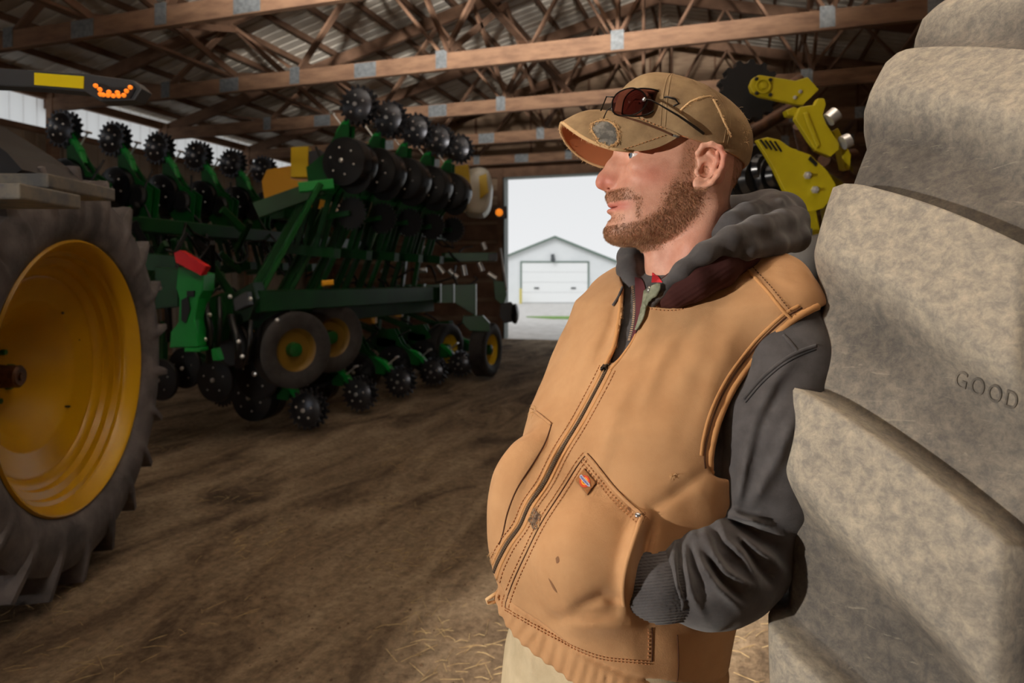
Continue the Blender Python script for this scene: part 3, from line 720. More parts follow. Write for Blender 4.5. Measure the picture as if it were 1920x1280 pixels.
# yellow brackets above the units
for (x0, y0, sc_, w) in ((452,615,1.0,6.9),(655,583,0.8,8.6),(708,572,0.75,9.4),(755,566,0.68,10.2)):
    lpoly([(x0,y0),(x0+60*sc_,y0+1),(x0+60*sc_,y0+30*sc_),(x0+48*sc_,y0+30*sc_),(x0+4,y0+14*sc_)], w, 0.16, 'fertiliser_bracket', m_or)
# green box frame by the carrying wheels
for i, (x0, x1) in enumerate(((735,795),(798,825),(828,850),(853,892))):
    lpoly([(x0,534),(x1,532),(x1,568 if i < 3 else 592),(x0,568)], 10.8-0.1*i, 0.3, 'frame_box', m_grn)
lpoly([(868,592),(905,592),(918,606),(918,622),(880,620),(866,604)], 10.3, 0.25, 'axle_bracket', m_grn)
lpoly([(828,474),(930,473),(930,489),(828,491)], 11.0, 0.2, 'rear_toolbar', m_grn)
lpoly([(916,475),(932,474),(932,488),(916,489)], 10.95, 0.06, 'end_plate', m_blk)
lpoly([(925,526),(946,528),(950,552),(944,575),(928,560)], 10.9, 0.2, 'hitch_bracket', m_grn)
lpoly([(938,570),(958,566),(970,580),(968,602),(945,606),(936,592)], 10.7, 0.25, 'marker_disc_hub', m_dgrey)
b = MB(); b.lathe(V3(Pw(967, 588, 10.6)), V3(W(1,-.3,0)), [(0,0.03),(0.12,0.02),(0.16,0),(0.15,-0.03),(0,-0.03)], 28); b.build('marker_disc', m_blkg, pl, 40)
bar('marker_post', V3(Pw(938, 465, 10.8)), V3(Pw(950, 545, 10.8)), 0.03, 0.03, m_zinc)
# bright cylinders, hoses and fittings between the bars
rs_ = random.Random(3)
for (xa, ya, xb, yb) in ((820,497,832,512),(848,512,858,520),(868,497,872,516),(898,492,905,508),(915,512,930,522),(778,508,800,506),(716,506,724,512),(842,506,852,517),(905,455,910,468),(780,462,806,468)):
    b = MB(); w = rs_.uniform(10.6, 11.2); b.tube([Pw(xa, ya, w), Pw(xb, yb, w)], 0.04, 10); b.build('hydraulic_cylinder', m_zinc, pl, 40)
for i in range(26):
    k = i/25; w = 6.6+4.2*k
    x = 300+560*k+rs_.uniform(-30, 30); y = rs_.uniform(440, 560)
    b = MB(); pts = []
    for q in range(6): pts.append(Pw(x+q*rs_.uniform(8, 20)*(1-.4*k), y+30*math.sin(q*1.2+i)*(1-.5*k)+rs_.uniform(-8, 8), w+0.1*q))
    b.tube(pts, 0.016, 6); b.build('hydraulic_hose', m_hose, pl, True)
for i in range(16):
    x = rs_.uniform(190, 500); y = rs_.uniform(380, 520); w = rs_.uniform(6.6, 8.5); a = rs_.uniform(-1.2, 1.2)
    L_ = rs_.uniform(40, 90)
    bar('frame_strut', V3(Pw(x, y, w)), V3(Pw(x+L_*math.sin(a), y+L_*math.cos(a), w+0.2)), 0.05, 0.08, m_gdk if i % 3 else m_blk)
# hoppers
lpoly([(545,276),(578,274),(578,332),(545,332)], 7.4, 0.12, 'fertiliser_box', m_ylw)
lpoly([(578,284),(600,280),(604,330),(580,334)], 7.3, 0.3, 'bracket', m_dgrey)
lpoly([(490,340),(500,318),(545,310),(545,335),(610,350),(610,400),(500,400)], 8.2, 0.7, 'seed_tank', m_or)
b = MB(); bt = [(868,318),(902,310),(918,318),(922,345),(918,385),(905,402),(868,398)]
b.prism([Pw(x, y, 11.3) for x, y in bt], V3(W(0, 0.9, 0))); b.build('liquid_tank', m_tank, pl, bevel=0.08)
lpoly([(850,312),(878,308),(882,360),(870,395),(850,392)], 11.1, 0.3, 'tank_saddle', m_ylw)
lpoly([(898,330),(912,325),(916,360),(900,372)], 11.2, 0.1, 'tank_saddle', m_ylw)
# amber marker lamp on a short arm
lpoly([(929,388),(950,386),(951,408),(948,410),(929,407)], 11.0, 0.05, 'lamp_plate', m_dgrey)
b = MB(); b.lathe(V3(Pw(936, 398, 10.98)), V3(W(0,1,0)), [(0,-.03),(.05,-.025),(.06,0),(.06,.02)], 16); b.build('amber_lamp', m_amb, pl, True)

# ================================================================ yellow implement behind the man
im = thing('harvest_implement', 'yellow and black farm implement with flat hinged arms behind the man', 'farm implement', Pw(1500, 1100, 3.3))
m_yp = mat('implement_yellow', rgb(172,157,14), 0.45, col2=rgb(156,140,12), scale=4)
def ipoly(pts, w, th, name, m=m_yp, par=im, bevel=0.004): return poly(pts, w, th, name, m, par, bevel)
w0 = 3.2
a = ipoly([(1406,160),(1412,146),(1424,140),(1492,151),(1515,144),(1536,168),(1506,197),(1492,195),(1424,180),(1410,172)], w0, 0.03, 'folding_arm')
b = MB(); b.lathe(V3(Pw(1430,162,w0-0.004)), V3(W(0,-1,0)), [(.035,0),(.035,.01),(.028,.01),(.028,.003),(.016,.003),(.014,.014),(0,.014)], 24); b.build('pivot_pin', m_yp, a, 40)
for (x, y) in ((1418,148),(1444,150),(1418,175),(1444,178),(1490,183),(1500,172)):
    b = MB(); b.lathe(V3(Pw(x,y,w0-0.003)), V3(W(0,-1,0)), [(.009,0),(.009,.006),(0,.008)], 8); b.build('bolt', m_blk if y < 180 and x < 1450 else m_zinc, a)
a2_ = ipoly([(1491,222),(1500,200),(1528,196),(1534,184),(1546,184),(1549,196),(1543,215),(1550,232),(1573,268),(1574,280),(1558,294),(1530,282)], w0-0.1, 0.035, 'folding_arm')
ipoly([(1506,212),(1514,210),(1538,272),(1532,278)], w0-0.112, 0.012, 'stiffener_rib', m_yp, a2_)
ipoly([(1474,206),(1490,200),(1502,205),(1492,218),(1478,216)], w0, 0.05, 'bracket')
ipoly([(1560,245),(1572,240),(1596,290),(1594,318),(1584,316),(1576,280)], w0-0.05, 0.06, 'folding_arm')
p3 = ipoly([(1418,262),(1440,257),(1462,262),(1482,276),(1520,290),(1552,320),(1568,346),(1566,362),(1545,390),(1520,398),(1500,392),(1472,360),(1452,318),(1436,290)], w0-0.2, 0.03, 'shield_plate')
for (x, y) in ((1513,329),(1527,356)):
    b = MB(); b.lathe(V3(Pw(x,y,w0-0.2)), V3(W(0,-1,0)), [(.017,0),(.017,.01),(.008,.012),(.008,.03),(0,.03)], 6); b.build('bolt', m_zinc, p3)
ipoly([(1520,292),(1533,306),(1530,312),(1516,298)], w0-0.206, 0.006, 'slot', m_blk, p3, 0)
for i in range(4): ipoly([(1424+i*9,262+i*1),(1427+i*9,261+i),(1440+i*9,278+i*2),(1437+i*9,279+i*2)], w0-0.204, 0.006, 'slot', m_blk, p3, 0)
# dark gear hub, rollers, wheel
b = MB(); b.gear(V3(Pw(1402,172,w0+0.12)), V3(W(0,-1,0)), 0.13, 0.15, 14, 0.06); b.build('gear', m_disc2, im)
for (x, y, R) in ((1420,318,0.13),(1402,335,0.16),(1445,330,0.11)):
    b = MB(); b.lathe(V3(Pw(x,y,w0+0.15)), V3(W(.6,-1,0)), [(0,.05),(R*.5,.05),(R*.6,.02),(R*.9,.02),(R,0),(R,-.08),(0,-.08)], 36); b.build('roller', m_blkg, im, 35)
for (p, q, w) in (((1360,250),(1500,150),3.6),((1380,265),(1480,205),3.5),((1500,235),(1520,330),3.4),((1545,300),(1600,340),3.4),((1430,400),(1540,330),3.5),((1540,300),(1600,290),3.7)):
    b = MB(); b.tube([Pw(p[0],p[1],w), Pw(q[0],q[1],w+.2)], 0.035, 10); b.build('linkage_rod', m_rust, im, 40)
for (p, q) in (((1553,225),(1568,212)),((1580,268),(1592,262))):
    b = MB(); b.tube([Pw(p[0],p[1],3.1), Pw(q[0],q[1],3.1)], 0.032, 16); b.build('cylinder_gland', m_zinc, im, 40)
ipoly([(1496,400),(1530,392),(1540,440),(1510,450),(1494,430)], 3.4, 0.1, 'bracket')
ipoly([(1478,488),(1500,478),(1512,500),(1500,530),(1480,515)], 3.3, 0.1, 'bracket')
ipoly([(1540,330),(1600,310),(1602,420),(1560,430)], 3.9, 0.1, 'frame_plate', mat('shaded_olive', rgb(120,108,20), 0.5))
b = MB(); c = V3(Pw(1545,590,2.9)); b.lathe(c, V3(W(.5,-.85,0)), [(.16,.06),(.2,.09),(.27,.1),(.33,.07),(.345,0),(.33,-.07),(.27,-.1),(.16,-.06)], 48)
b.build('tire', mat('grey_rubber', rgb(70,68,67), 0.7), im, True)
b = MB(); b.lathe(c, V3(W(.5,-.85,0)), [(.17,.06),(.12,.03),(0,.03)], 32); b.build('rim', m_yp, im, 35)
b = MB(); b.bar(Pw(1500,430,3.3), Pw(1500,1130,3.3), 0.1, 0.1); b.bar(Pw(1640,430,4.3), Pw(1640,940,4.3), 0.1, 0.1); b.bar(Pw(1480,600,3.5), Pw(1660,600,4.3), 0.12, 0.12); b.build('stand_frame', m_dgrey, im)
# ================================================================ the man: implicit modelling helpers
f32 = np.float32
def LP(px, py, w): return np.array(Lw(px, py, w), dtype=f32)
class Grid:
    def __init__(s, lo, hi, res):
        s.lo = np.array(lo, f32); s.res = res
        s.n = np.ceil((np.array(hi)-np.array(lo))/res).astype(int)+1
        ax = [s.lo[i]+res*np.arange(s.n[i], dtype=f32) for i in range(3)]
        s.U, s.V, s.Z = np.meshgrid(ax[0], ax[1], ax[2], indexing='ij'); s.ax = ax
def smin(a, b, k):
    h = np.maximum(k-np.abs(a-b), 0)/k
    return np.minimum(a, b)-h*h*k*0.25
def smax(a, b, k): return -smin(-a, -b, k)
def ell(P, c, r, R=None):
    d = [P[0]-c[0], P[1]-c[1], P[2]-c[2]]
    if R is not None: d = [R[0][0]*d[0]+R[0][1]*d[1]+R[0][2]*d[2], R[1][0]*d[0]+R[1][1]*d[1]+R[1][2]*d[2], R[2][0]*d[0]+R[2][1]*d[1]+R[2][2]*d[2]]
    k0 = np.sqrt((d[0]/r[0])**2+(d[1]/r[1])**2+(d[2]/r[2])**2)
    k1 = np.sqrt((d[0]/r[0]**2)**2+(d[1]/r[1]**2)**2+(d[2]/r[2]**2)**2)+1e-9
    return k0*(k0-1)/k1
def cap(P, a, b, ra, rb, want_h=False):
    a = np.array(a, f32); b = np.array(b, f32); ba = b-a; L2 = float(ba@ba)
    h = np.clip(((P[0]-a[0])*ba[0]+(P[1]-a[1])*ba[1]+(P[2]-a[2])*ba[2])/L2, 0, 1)
    d = np.sqrt((P[0]-a[0]-h*ba[0])**2+(P[1]-a[1]-h*ba[1])**2+(P[2]-a[2]-h*ba[2])**2)-(ra+(rb-ra)*h)
    return (d, h) if want_h else d
def chain(P, pts, k=0.01, want_s=False):
    # pts: (point, radius) list -> smooth chain
    D = None; S = None; L = 0.0; best = None
    for i in range(len(pts)-1):
        (a, ra), (b, rb) = pts[i], pts[i+1]
        ln = float(np.linalg.norm(np.array(b)-np.array(a)))
        d, h = cap(P, a, b, ra, rb, True)
        if D is None: D = d; S = L+h*ln; best = d
        else:
            S = np.where(d < best, L+h*ln, S); best = np.minimum(best, d); D = smin(D, d, k)
        L += ln
    return (D, S) if want_s else D
_rng = np.random.RandomState(11); _LAT = _rng.rand(48, 48, 48).astype(f32)*2-1
def vnoise(x, y, z):
    xi = np.floor(x).astype(np.int32); yi = np.floor(y).astype(np.int32); zi = np.floor(z).astype(np.int32)
    fx, fy, fz = x-xi, y-yi, z-zi
    fx = fx*fx*(3-2*fx); fy = fy*fy*(3-2*fy); fz = fz*fz*(3-2*fz); M = 48; o = 0
    for dx in (0, 1):
        wx = fx if dx else 1-fx
        for dy in (0, 1):
            wy = fy if dy else 1-fy
            for dz in (0, 1): o = o+wx*wy*(fz if dz else 1-fz)*_LAT[(xi+dx) % M, (yi+dy) % M, (zi+dz) % M]
    return o
def slices(P, zt, cu, cw, A, BF, BB, p, fdir, ldir):
    # stack of asymmetric superellipses; tables over height
    z = P[2]; C = lambda T: np.interp(z[0, 0, :], zt, T).astype(f32)[None, None, :]
    du = P[0]-C(cu); dw = P[1]-C(cw)
    x = du*fdir[0]+dw*fdir[1]; y = np.abs(du*ldir[0]+dw*ldir[1])
    a = C(A); b = np.where(x > 0, C(BF), C(BB)); x = np.abs(x)
    g = ((x/b)**p+(y/a)**p+1e-9)**(1.0/p)
    r = np.sqrt(x*x+y*y)+1e-6
    return r*(1-1/np.maximum(g, 1e-3))
def nets(G, D):
    s = D < 0; nx, ny, nz = D.shape
    corners = [(i, j, k) for i in (0, 1) for j in (0, 1) for k in (0, 1)]
    cs = [s[i:nx-1+i, j:ny-1+j, k:nz-1+k] for i, j, k in corners]
    tot = sum(c.astype(np.int8) for c in cs); act = (tot > 0) & (tot < 8)
    idx = np.argwhere(act); ids = -np.ones(act.shape, np.int32); ids[act] = np.arange(len(idx))
    acc = np.zeros((len(idx), 3), np.float64); cnt = np.zeros(len(idx))
    I, J, K = idx[:, 0], idx[:, 1], idx[:, 2]
    for e0 in corners:
        for a in range(3):
            if e0[a]: continue
            e1 = list(e0); e1[a] = 1
            d0 = D[I+e0[0], J+e0[1], K+e0[2]].astype(np.float64); d1 = D[I+e1[0], J+e1[1], K+e1[2]].astype(np.float64)
            m = (d0 < 0) != (d1 < 0); t = np.where(m, d0/np.where(m, d0-d1, 1), 0)
            p = np.array(e0, float)[None, :].repeat(len(idx), 0); p[:, a] += t
            acc[m] += p[m]; cnt[m] += 1
    V = (idx+acc/cnt[:, None])*G.res+G.lo[None, :]
    F = []
    for a in range(3):
        b, c = (a+1) % 3, (a+2) % 3
        sl0 = [slice(None)]*3; sl1 = [slice(None)]*3; sl0[a] = slice(0, -1); sl1[a] = slice(1, None)
        s0 = s[tuple(sl0)]; s1 = s[tuple(sl1)]; ch = np.argwhere(s0 != s1)
        ch = ch[(ch[:, b] > 0) & (ch[:, c] > 0) & (ch[:, b] < D.shape[b]-1) & (ch[:, c] < D.shape[c]-1)]
        q = []
        for db, dc in ((0, 0), (-1, 0), (-1, -1), (0, -1)):
            cc = ch.copy(); cc[:, b] += db; cc[:, c] += dc; q.append(ids[cc[:, 0], cc[:, 1], cc[:, 2]])
        q = np.stack(q, 1); fl = s0[ch[:, 0], ch[:, 1], ch[:, 2]]
        q[~fl] = q[~fl][:, ::-1]; F.append(q)
    F = np.concatenate(F); F = F[(F >= 0).all(1)]
    return V, F
def smooth_mesh(V, F, it=2, lam=0.5):
    E = np.concatenate([F[:, [i, (i+1) % 4]] for i in range(4)]); E = np.concatenate([E, E[:, ::-1]])
    deg = np.bincount(E[:, 0], minlength=len(V)).astype(float)[:, None]; deg[deg == 0] = 1
    for _ in range(it):
        for l in (lam, -lam*1.04):
            A = np.stack([np.bincount(E[:, 0], weights=V[E[:, 1], k], minlength=len(V)) for k in range(3)], 1)/deg
            V = V+l*(A-V)
    return V
def toW(V):
    X = CY_*V[:, 0]-SY_*V[:, 1]; Y = SY_*V[:, 0]+CY_*V[:, 1]
    return np.stack([X, Y, V[:, 2]], 1)
def mk(name, V, F, m, parent, attrs=None):
    me = bpy.data.meshes.new(name); Wd = toW(np.asarray(V, float))
    F = np.asarray(F)[:, ::-1] if isinstance(F, np.ndarray) else F
    me.from_pydata(Wd.tolist(), [], F.tolist() if isinstance(F, np.ndarray) else F); me.update()
    for k, a in (attrs or {}).items():
        at = me.attributes.new(k, 'FLOAT', 'POINT'); at.data.foreach_set('value', np.asarray(a, f32))
    o = finish(name, me, m, parent, True)
    return o
def bvh_of(V, F): return BVHTree.FromPolygons([Vector(p) for p in V.tolist()], F.tolist())
def gauss(px, py, V, cx, cy, sx, sy):
    return np.exp(-((px-cx)/sx)**2-((py-cy)/sy)**2)
def proj(V): return 960+FPX*V[:, 0]/V[:, 1], HOR-FPX*(V[:, 2]-CAMZ)/V[:, 1]
def hit(bvhs, px, py, off=0.0):
    o = Vector((0, 0, CAMZ)); d = Vector(((px-960)/FPX, 1.0, (HOR-py)/FPX)).normalized(); best = None
    for b in bvhs:
        loc, nr, _, dist = b.ray_cast(o, d)
        if loc is not None and (best is None or dist < best[2]): best = (loc, nr, dist)
    if best is None: return None
    loc, nr, _ = best
    if nr.dot(d) > 0: nr = -nr
    return loc+nr*off, nr
_hit0 = hit
def hitn(bvhs, px, py, off=0.0):
    for k in range(0, 120, 4):
        for dx, dy in ((k, 0), (-k, 0), (0, k), (0, -k)):
            h = _hit0(bvhs, px+dx, py+dy, off)
            if h: return h
def resamp(pts, step=4.0, closed=False):
    out = []; P = list(pts)+([pts[0]] if closed else [])
    # Catmull-Rom through the points
    n = len(P)
    for i in range(n-1):
        p0 = P[max(0, i-1)]; p1 = P[i]; p2 = P[i+1]; p3 = P[min(n-1, i+2)]
        L = math.hypot(p2[0]-p1[0], p2[1]-p1[1]); k = max(1, int(L/step))
        for j in range(k):
            t = j/k
            out.append(tuple(0.5*((2*p1[a])+(-p0[a]+p2[a])*t+(2*p0[a]-5*p1[a]+4*p2[a]-p3[a])*t*t+(-p0[a]+3*p1[a]-3*p2[a]+p3[a])*t**3) for a in (0, 1)))
    if not closed: out.append(tuple(P[-1][:2]))
    return out
def seam(name, pts, bvhs, r, m, parent, off=0.0, flat=0.7, step=5, n=8):
    P = []
    for p in resamp(pts, step):
        h = hit(bvhs, p[0], p[1], off)
        if h: P.append(h[0])
    if len(P) < 2: return None
    b = MB(); b.tube([W(*p) for p in P], r, n); return b.build(name, m, parent, True)
def stitches(name, pts, bvhs, m, parent, length=4.0, gap=3.0, r=0.0006, off=0.0006):
    P = resamp(pts, 1.0); b = MB(); i = 0; n = len(P)
    while i+int(length) < n:
        a = hit(bvhs, *P[i], off); c = hit(bvhs, *P[i+int(length)], off)
        if a and c and (a[0]-c[0]).length < 0.02: b.tube([W(*a[0]), W(*((a[0]+c[0])/2+a[1]*0.0005)), W(*c[0])], r, 5)
        i += int(length+gap)
    o = b.build(name, m, parent, True); o['kind'] = 'stuff'; return o
from mathutils.geometry import delaunay_2d_cdt
def inpoly(x, y, P):
    c = False; n = len(P); j = n-1
    for i in range(n):
        if (P[i][1] > y) != (P[j][1] > y) and x < (P[j][0]-P[i][0])*(y-P[i][1])/(P[j][1]-P[i][1])+P[i][0]: c = not c
        j = i
    return c
def patch(name, pts, bvhs, off, m, parent, step=4.0, curve=True, thick=0.0, offs=None):
    B = resamp(pts, step, True) if curve else []
    if not curve:
        for i in range(len(pts)):
            a, c = pts[i], pts[(i+1) % len(pts)]; k = max(1, int(math.hypot(a[0]-c[0], a[1]-c[1])/step))
            B += [(a[0]+(c[0]-a[0])*j/k, a[1]+(c[1]-a[1])*j/k) for j in range(k)]
    x0, x1 = min(p[0] for p in B), max(p[0] for p in B); y0, y1 = min(p[1] for p in B), max(p[1] for p in B)
    pin = []; y = y0+step/2; row = 0
    while y < y1:
        x = x0+(step/2 if row % 2 else 0)
        while x < x1:
            if inpoly(x, y, B) and min((x-q[0])**2+(y-q[1])**2 for q in B) > (step*0.45)**2: pin.append((x, y))
            x += step
        y += step*0.87; row += 1
    vs = [Vector(p) for p in B+pin]
    r = delaunay_2d_cdt(vs, [], [list(range(len(B)))], 1, 1e-4)
    V2, F2 = r[0], r[2]; V = []; ok = []
    for p in V2:
        h = hit(bvhs, p.x, p.y, off if offs is None else offs(p.x, p.y)); ok.append(h is not None); V.append(h[0] if h else Vector((0, 1, 0)))
    F = [tuple(f) for f in F2 if all(ok[i] for i in f)]
    me = bpy.data.meshes.new(name); me.from_pydata([W(*p) for p in V], [], F); me.update()
    o = finish(name, me, m, parent, True)
    if thick: s = o.modifiers.new('s', 'SOLIDIFY'); s.thickness = thick; s.offset = -1.0
    return o
# ---------------------------------------------------------------- materials for the man
def attr_mix(m, name, col, fac=1.0):
    nt = m.node_tree; N = nt.nodes; L = nt.links; b = N['Principled BSDF']
    at = N.new('ShaderNodeAttribute'); at.attribute_name = name
    mx = N.new('ShaderNodeMix'); mx.data_type = 'RGBA'
    mu = N.new('ShaderNodeMath'); mu.operation = 'MULTIPLY'; mu.inputs[1].default_value = fac; mu.use_clamp = True
    L.new(at.outputs['Fac'], mu.inputs[0]); L.new(mu.outputs[0], mx.inputs[0])
    if b.inputs['Base Color'].links: L.new(b.inputs['Base Color'].links[0].from_socket, mx.inputs[6])
    else: mx.inputs[6].default_value = b.inputs['Base Color'].default_value
    mx.inputs[7].default_value = col; L.new(mx.outputs[2], b.inputs['Base Color'])
def weave(m, scale=900, strength=0.25):
    nt = m.node_tree; N = nt.nodes; L = nt.links; b = N['Principled BSDF']
    tc = N.new('ShaderNodeTexCoord'); n = N.new('ShaderNodeTexNoise'); n.inputs['Scale'].default_value = scale; n.inputs['Detail'].default_value = 3
    L.new(tc.outputs['Object'], n.inputs['Vector']); bp = N.new('ShaderNodeBump'); bp.inputs['Strength'].default_value = strength; bp.inputs['Distance'].default_value = 0.001
    n2 = N.new('ShaderNodeTexNoise'); n2.inputs['Scale'].default_value = 45; n2.inputs['Detail'].default_value = 4
    L.new(tc.outputs['Object'], n2.inputs['Vector'])
    bp2 = N.new('ShaderNodeBump'); bp2.inputs['Strength'].default_value = 0.22; bp2.inputs['Distance'].default_value = 0.004
    L.new(n2.outputs['Fac'], bp2.inputs['Height']); L.new(bp2.outputs['Normal'], bp.inputs['Normal'])
    L.new(n.outputs['Fac'], bp.inputs['Height']); L.new(bp.outputs['Normal'], b.inputs['Normal'])
m_skin = mat('skin', rgb(226,172,148), 0.48, col2=rgb(214,156,132), scale=60, sss=0.12, spec=0.35, bump=0.10, bscale=700)
attr_mix(m_skin, 'red', rgb(200,98,84), 0.75)
attr_mix(m_skin, 'stub', rgb(150,104,76), 0.65)
attr_mix(m_skin, 'lip', rgb(205,122,112), 0.8)
m_vest = mat('duck_canvas', rgb(204,158,114), 0.85, col2=rgb(192,145,102), scale=14, sheen=0.15, spec=0.2)
weave(m_vest, 1100, 0.35)
m_vestd = mat('worn_canvas', rgb(168,112,68), 0.85, col2=rgb(140,94,60), scale=30, sheen=0.1, spec=0.2); weave(m_vestd, 900, 0.4)
m_piping = mat('canvas_piping', rgb(208,154,102), 0.85, spec=0.2)
m_groove = mat('seam_shadow', rgb(84,50,28), 0.95)
m_thread = mat('orange_thread', rgb(190,130,84), 0.9)
m_hood = mat('charcoal_fleece', rgb(92,89,90), 0.95, col2=rgb(80,77,78), scale=40, sheen=0.25, spec=0.1); weave(m_hood, 1400, 0.5)
m_rib = mat('brown_rib_knit', rgb(72,42,40), 0.9, spec=0.15)
m_pants = mat('khaki_denim', rgb(212,194,162), 0.9, col2=rgb(196,178,146), scale=25, spec=0.15); weave(m_pants, 700, 0.5)
m_cap = mat('cap_canvas', rgb(174,146,110), 0.9, col2=rgb(142,116,86), scale=22, spec=0.15); weave(m_cap, 1100, 0.4)
m_capin = mat('cap_underside', rgb(190,120,78), 0.9)
m_fray = mat('frayed_thread', rgb(222,184,136), 0.95)
m_camo = mat('faded_camo', rgb(150,146,138), 0.9, col2=rgb(96,94,90), scale=28, mixlo=0.45, mixhi=0.55)
m_metal = mat('dark_wire', rgb(50,46,44), 0.3, metal=0.8)
m_brass = mat('zip_teeth', rgb(118,92,66), 0.5, metal=0.5)
m_hair = mat('ginger_hair', rgb(158,114,82), 0.5, col2=rgb(208,168,130), scale=120)
man = thing('person', 'man in tan vest and grey hoodie leaning on the big tire, hand in pocket', 'person', W(0.06, 1.0, 0))
WM = 1.07
# ================================================================ head and body
Fd = (-0.78, -0.626); Ld = (0.626, -0.78)
def px2(x, w=WM): return (x-960)/FPX*w
def pz2(y, w=WM): return CAMZ+(HOR-y)/FPX*w
HT = [ # y, front, widest, back, half width
 (160,1240,1262,1285,.018),(165,1222,1265,1300,.034),(173,1203,1270,1322,.048),(188,1184,1280,1348,.062),(208,1170,1288,1366,.070),(232,1163,1294,1380,.075),
 (256,1157,1298,1392,.078),(272,1157,1298,1392,.078),(290,1163,1296,1391,.0765),(310,1163,1292,1388,.0755),(330,1159,1288,1382,.0745),(350,1152,1284,1372,.072),(366,1147,1280,1362,.070),
 (380,1146,1276,1350,.0675),(392,1147,1270,1342,.065),(404,1146,1262,1332,.062),(418,1143,1250,1320,.057),(432,1139,1236,1302,.051),(444,1140,1220,1280,.044),(452,1147,1206,1255,.034),(459,1160,1198,1232,.018)]
HT = HT[::-1]
def head_sdf(P):
    zt = [pz2(r[0]) for r in HT]; cu = [px2(r[2]) for r in HT]; cw = [WM]*len(HT)
    bf = [px2(r[2])-px2(r[1]) for r in HT]; bb = [px2(r[3])-px2(r[2]) for r in HT]; A = [r[4] for r in HT]
    d = slices(P, zt, cu, cw, A, bf, bb, 2.25, (-1, 0), (0, 1))
    ztop, zbot = pz2(158), pz2(460)
    d = smax(d, P[2]-ztop, 0.02); d = smax(d, zbot-P[2], 0.012)
    S = lambda x, y, o=0.0: (px2(x), WM+o, pz2(y))
    # neck
    nk = cap(P, S(1300, 410, 0.0), (px2(1312), WM+0.01, pz2(600)), 0.058, 0.068)
    d = smin(d, nk, 0.022)
    ad = chain(P, [(S(1232, 470), 0.016), (S(1238, 500), 0.02), (S(1248, 540), 0.02)]); d = smin(d, ad, 0.03)
    st = chain(P, [(S(1318, 395, -0.052), 0.012), (S(1285, 470, -0.048), 0.013), (S(1255, 545, -0.03), 0.012)]); d = smin(d, st, 0.02)
    # brow, cheekbone, cheeks
    for s in (-1, 1):
        d = smin(d, chain(P, [(S(1163, 271, 0.008*s), 0.007), (S(1174, 268, 0.028*s), 0.008), (S(1196, 274, 0.048*s), 0.007)]), 0.016)
        d = smax(d, -ell(P, S(1166, 299.5, 0.0335*s), (0.014, 0.015, 0.010)), 0.012)
        d = smin(d, ell(P, S(1205, 322, 0.048*s), (0.028, 0.014, 0.014)), 0.02)
        d = smin(d, ell(P, S(1185, 372, 0.030*s), (0.022, 0.016, 0.02)), 0.02)
        # lids
        d = smin(d, ell(P, S(1187.5, 298, 0.033*s), (0.0138, 0.0138, 0.0135)), 0.005)
        d = smax(d, -ell(P, S(1175, 299, 0.0375*s), (0.016, 0.0135, 0.0040)), 0.002)
        d = smin(d, chain(P, [(S(1175,294,0.026*s),0.0016),(S(1175,292.5,0.036*s),0.0022),(S(1185,295.5,0.045*s),0.0018)],0.004), 0.003)
        # nose wings
        d = smin(d, ell(P, S(1157, 344.5, 0.0125*s), (0.0135, 0.0062, 0.0092)), 0.006)
        d = smin(d, chain(P, [(S(1170,352,0.017*s),0.004),(S(1182,372,0.026*s),0.006)],0.01), 0.012)
    d = smin(d, chain(P, [(S(1164, 284), 0.0072), (S(1148, 312), 0.0078), (S(1134, 334), 0.0095), (S(1128.5, 343.5), 0.0098)]), 0.010)
    d = smin(d, chain(P, [(S(1170, 296), 0.011), (S(1160, 325), 0.0145), (S(1153, 342), 0.0145)]), 0.012)
    d = smin(d, ell(P, S(1143, 352.5), (0.010, 0.0045, 0.0052)), 0.006)
    for s in (-1, 1): d = smax(d, -ell(P, S(1147, 355.5, 0.0075*s), (0.0075, 0.0034, 0.0042)), 0.002)
    # lips, chin
    d = smin(d, ell(P, S(1152, 370), (0.0125, 0.022, 0.011)), 0.008)
    d = smin(d, ell(P, S(1152, 383.5), (0.0105, 0.021, 0.0052)), 0.004)
    d = smin(d, ell(P, S(1150.5, 396.5), (0.0105, 0.019, 0.0062)), 0.004)
    d = smax(d, -ell(P, S(1150, 390.3), (0.026, 0.031, 0.0008)), 0.0025)
    d = smax(d, -ell(P, S(1139, 409), (0.007, 0.02, 0.004)), 0.008)
    d = smin(d, ell(P, S(1156, 435), (0.017, 0.022, 0.017)), 0.014)
    # ears
    for s in (-1, 1):
        E = lambda x, y, w: (px2(x, w), WM-s*(WM-w), pz2(y, w))
        hx = [(1312,302,.994),(1309,287,.984),(1318,273,.979),(1334,270,.975),(1350,277,.972),(1357.5,292,.970),(1355,310,.971),(1346,328,.974),(1335,342,.978),(1322,351,.982)]
        e = chain(P, [(E(*p), 0.0040 if i else 0.003) for i, p in enumerate(hx)], 0.003)
        t = math.radians(-22); R = [(math.cos(t), 0.28, -math.sin(t)), (0, 1, 0), (math.sin(t), 0, math.cos(t))]
        if s < 0: R = [(math.cos(t), -0.28, -math.sin(t)), (0, 1, 0), (math.sin(t), 0, math.cos(t))]
        e = smin(e, ell(P, E(1333, 310, .988), (0.0185, 0.0055, 0.031), R), 0.004)
        e = smin(e, chain(P, [(E(1346,284,.981),.003),(E(1345,302,.978),.0036),(E(1338,320,.979),.0038),(E(1326,334,.982),.0036)],.003), 0.003)
        e = smin(e, chain(P, [(E(1345,300,.979),.003),(E(1330,286,.983),.0028)],.003), 0.003)
        e = smin(e, ell(P, E(1311, 344, .985), (0.0095, 0.0048, 0.0105)), 0.006)
        e = smin(e, ell(P, E(1307, 322, .989), (0.0045, 0.0042, 0.0062)), 0.003)
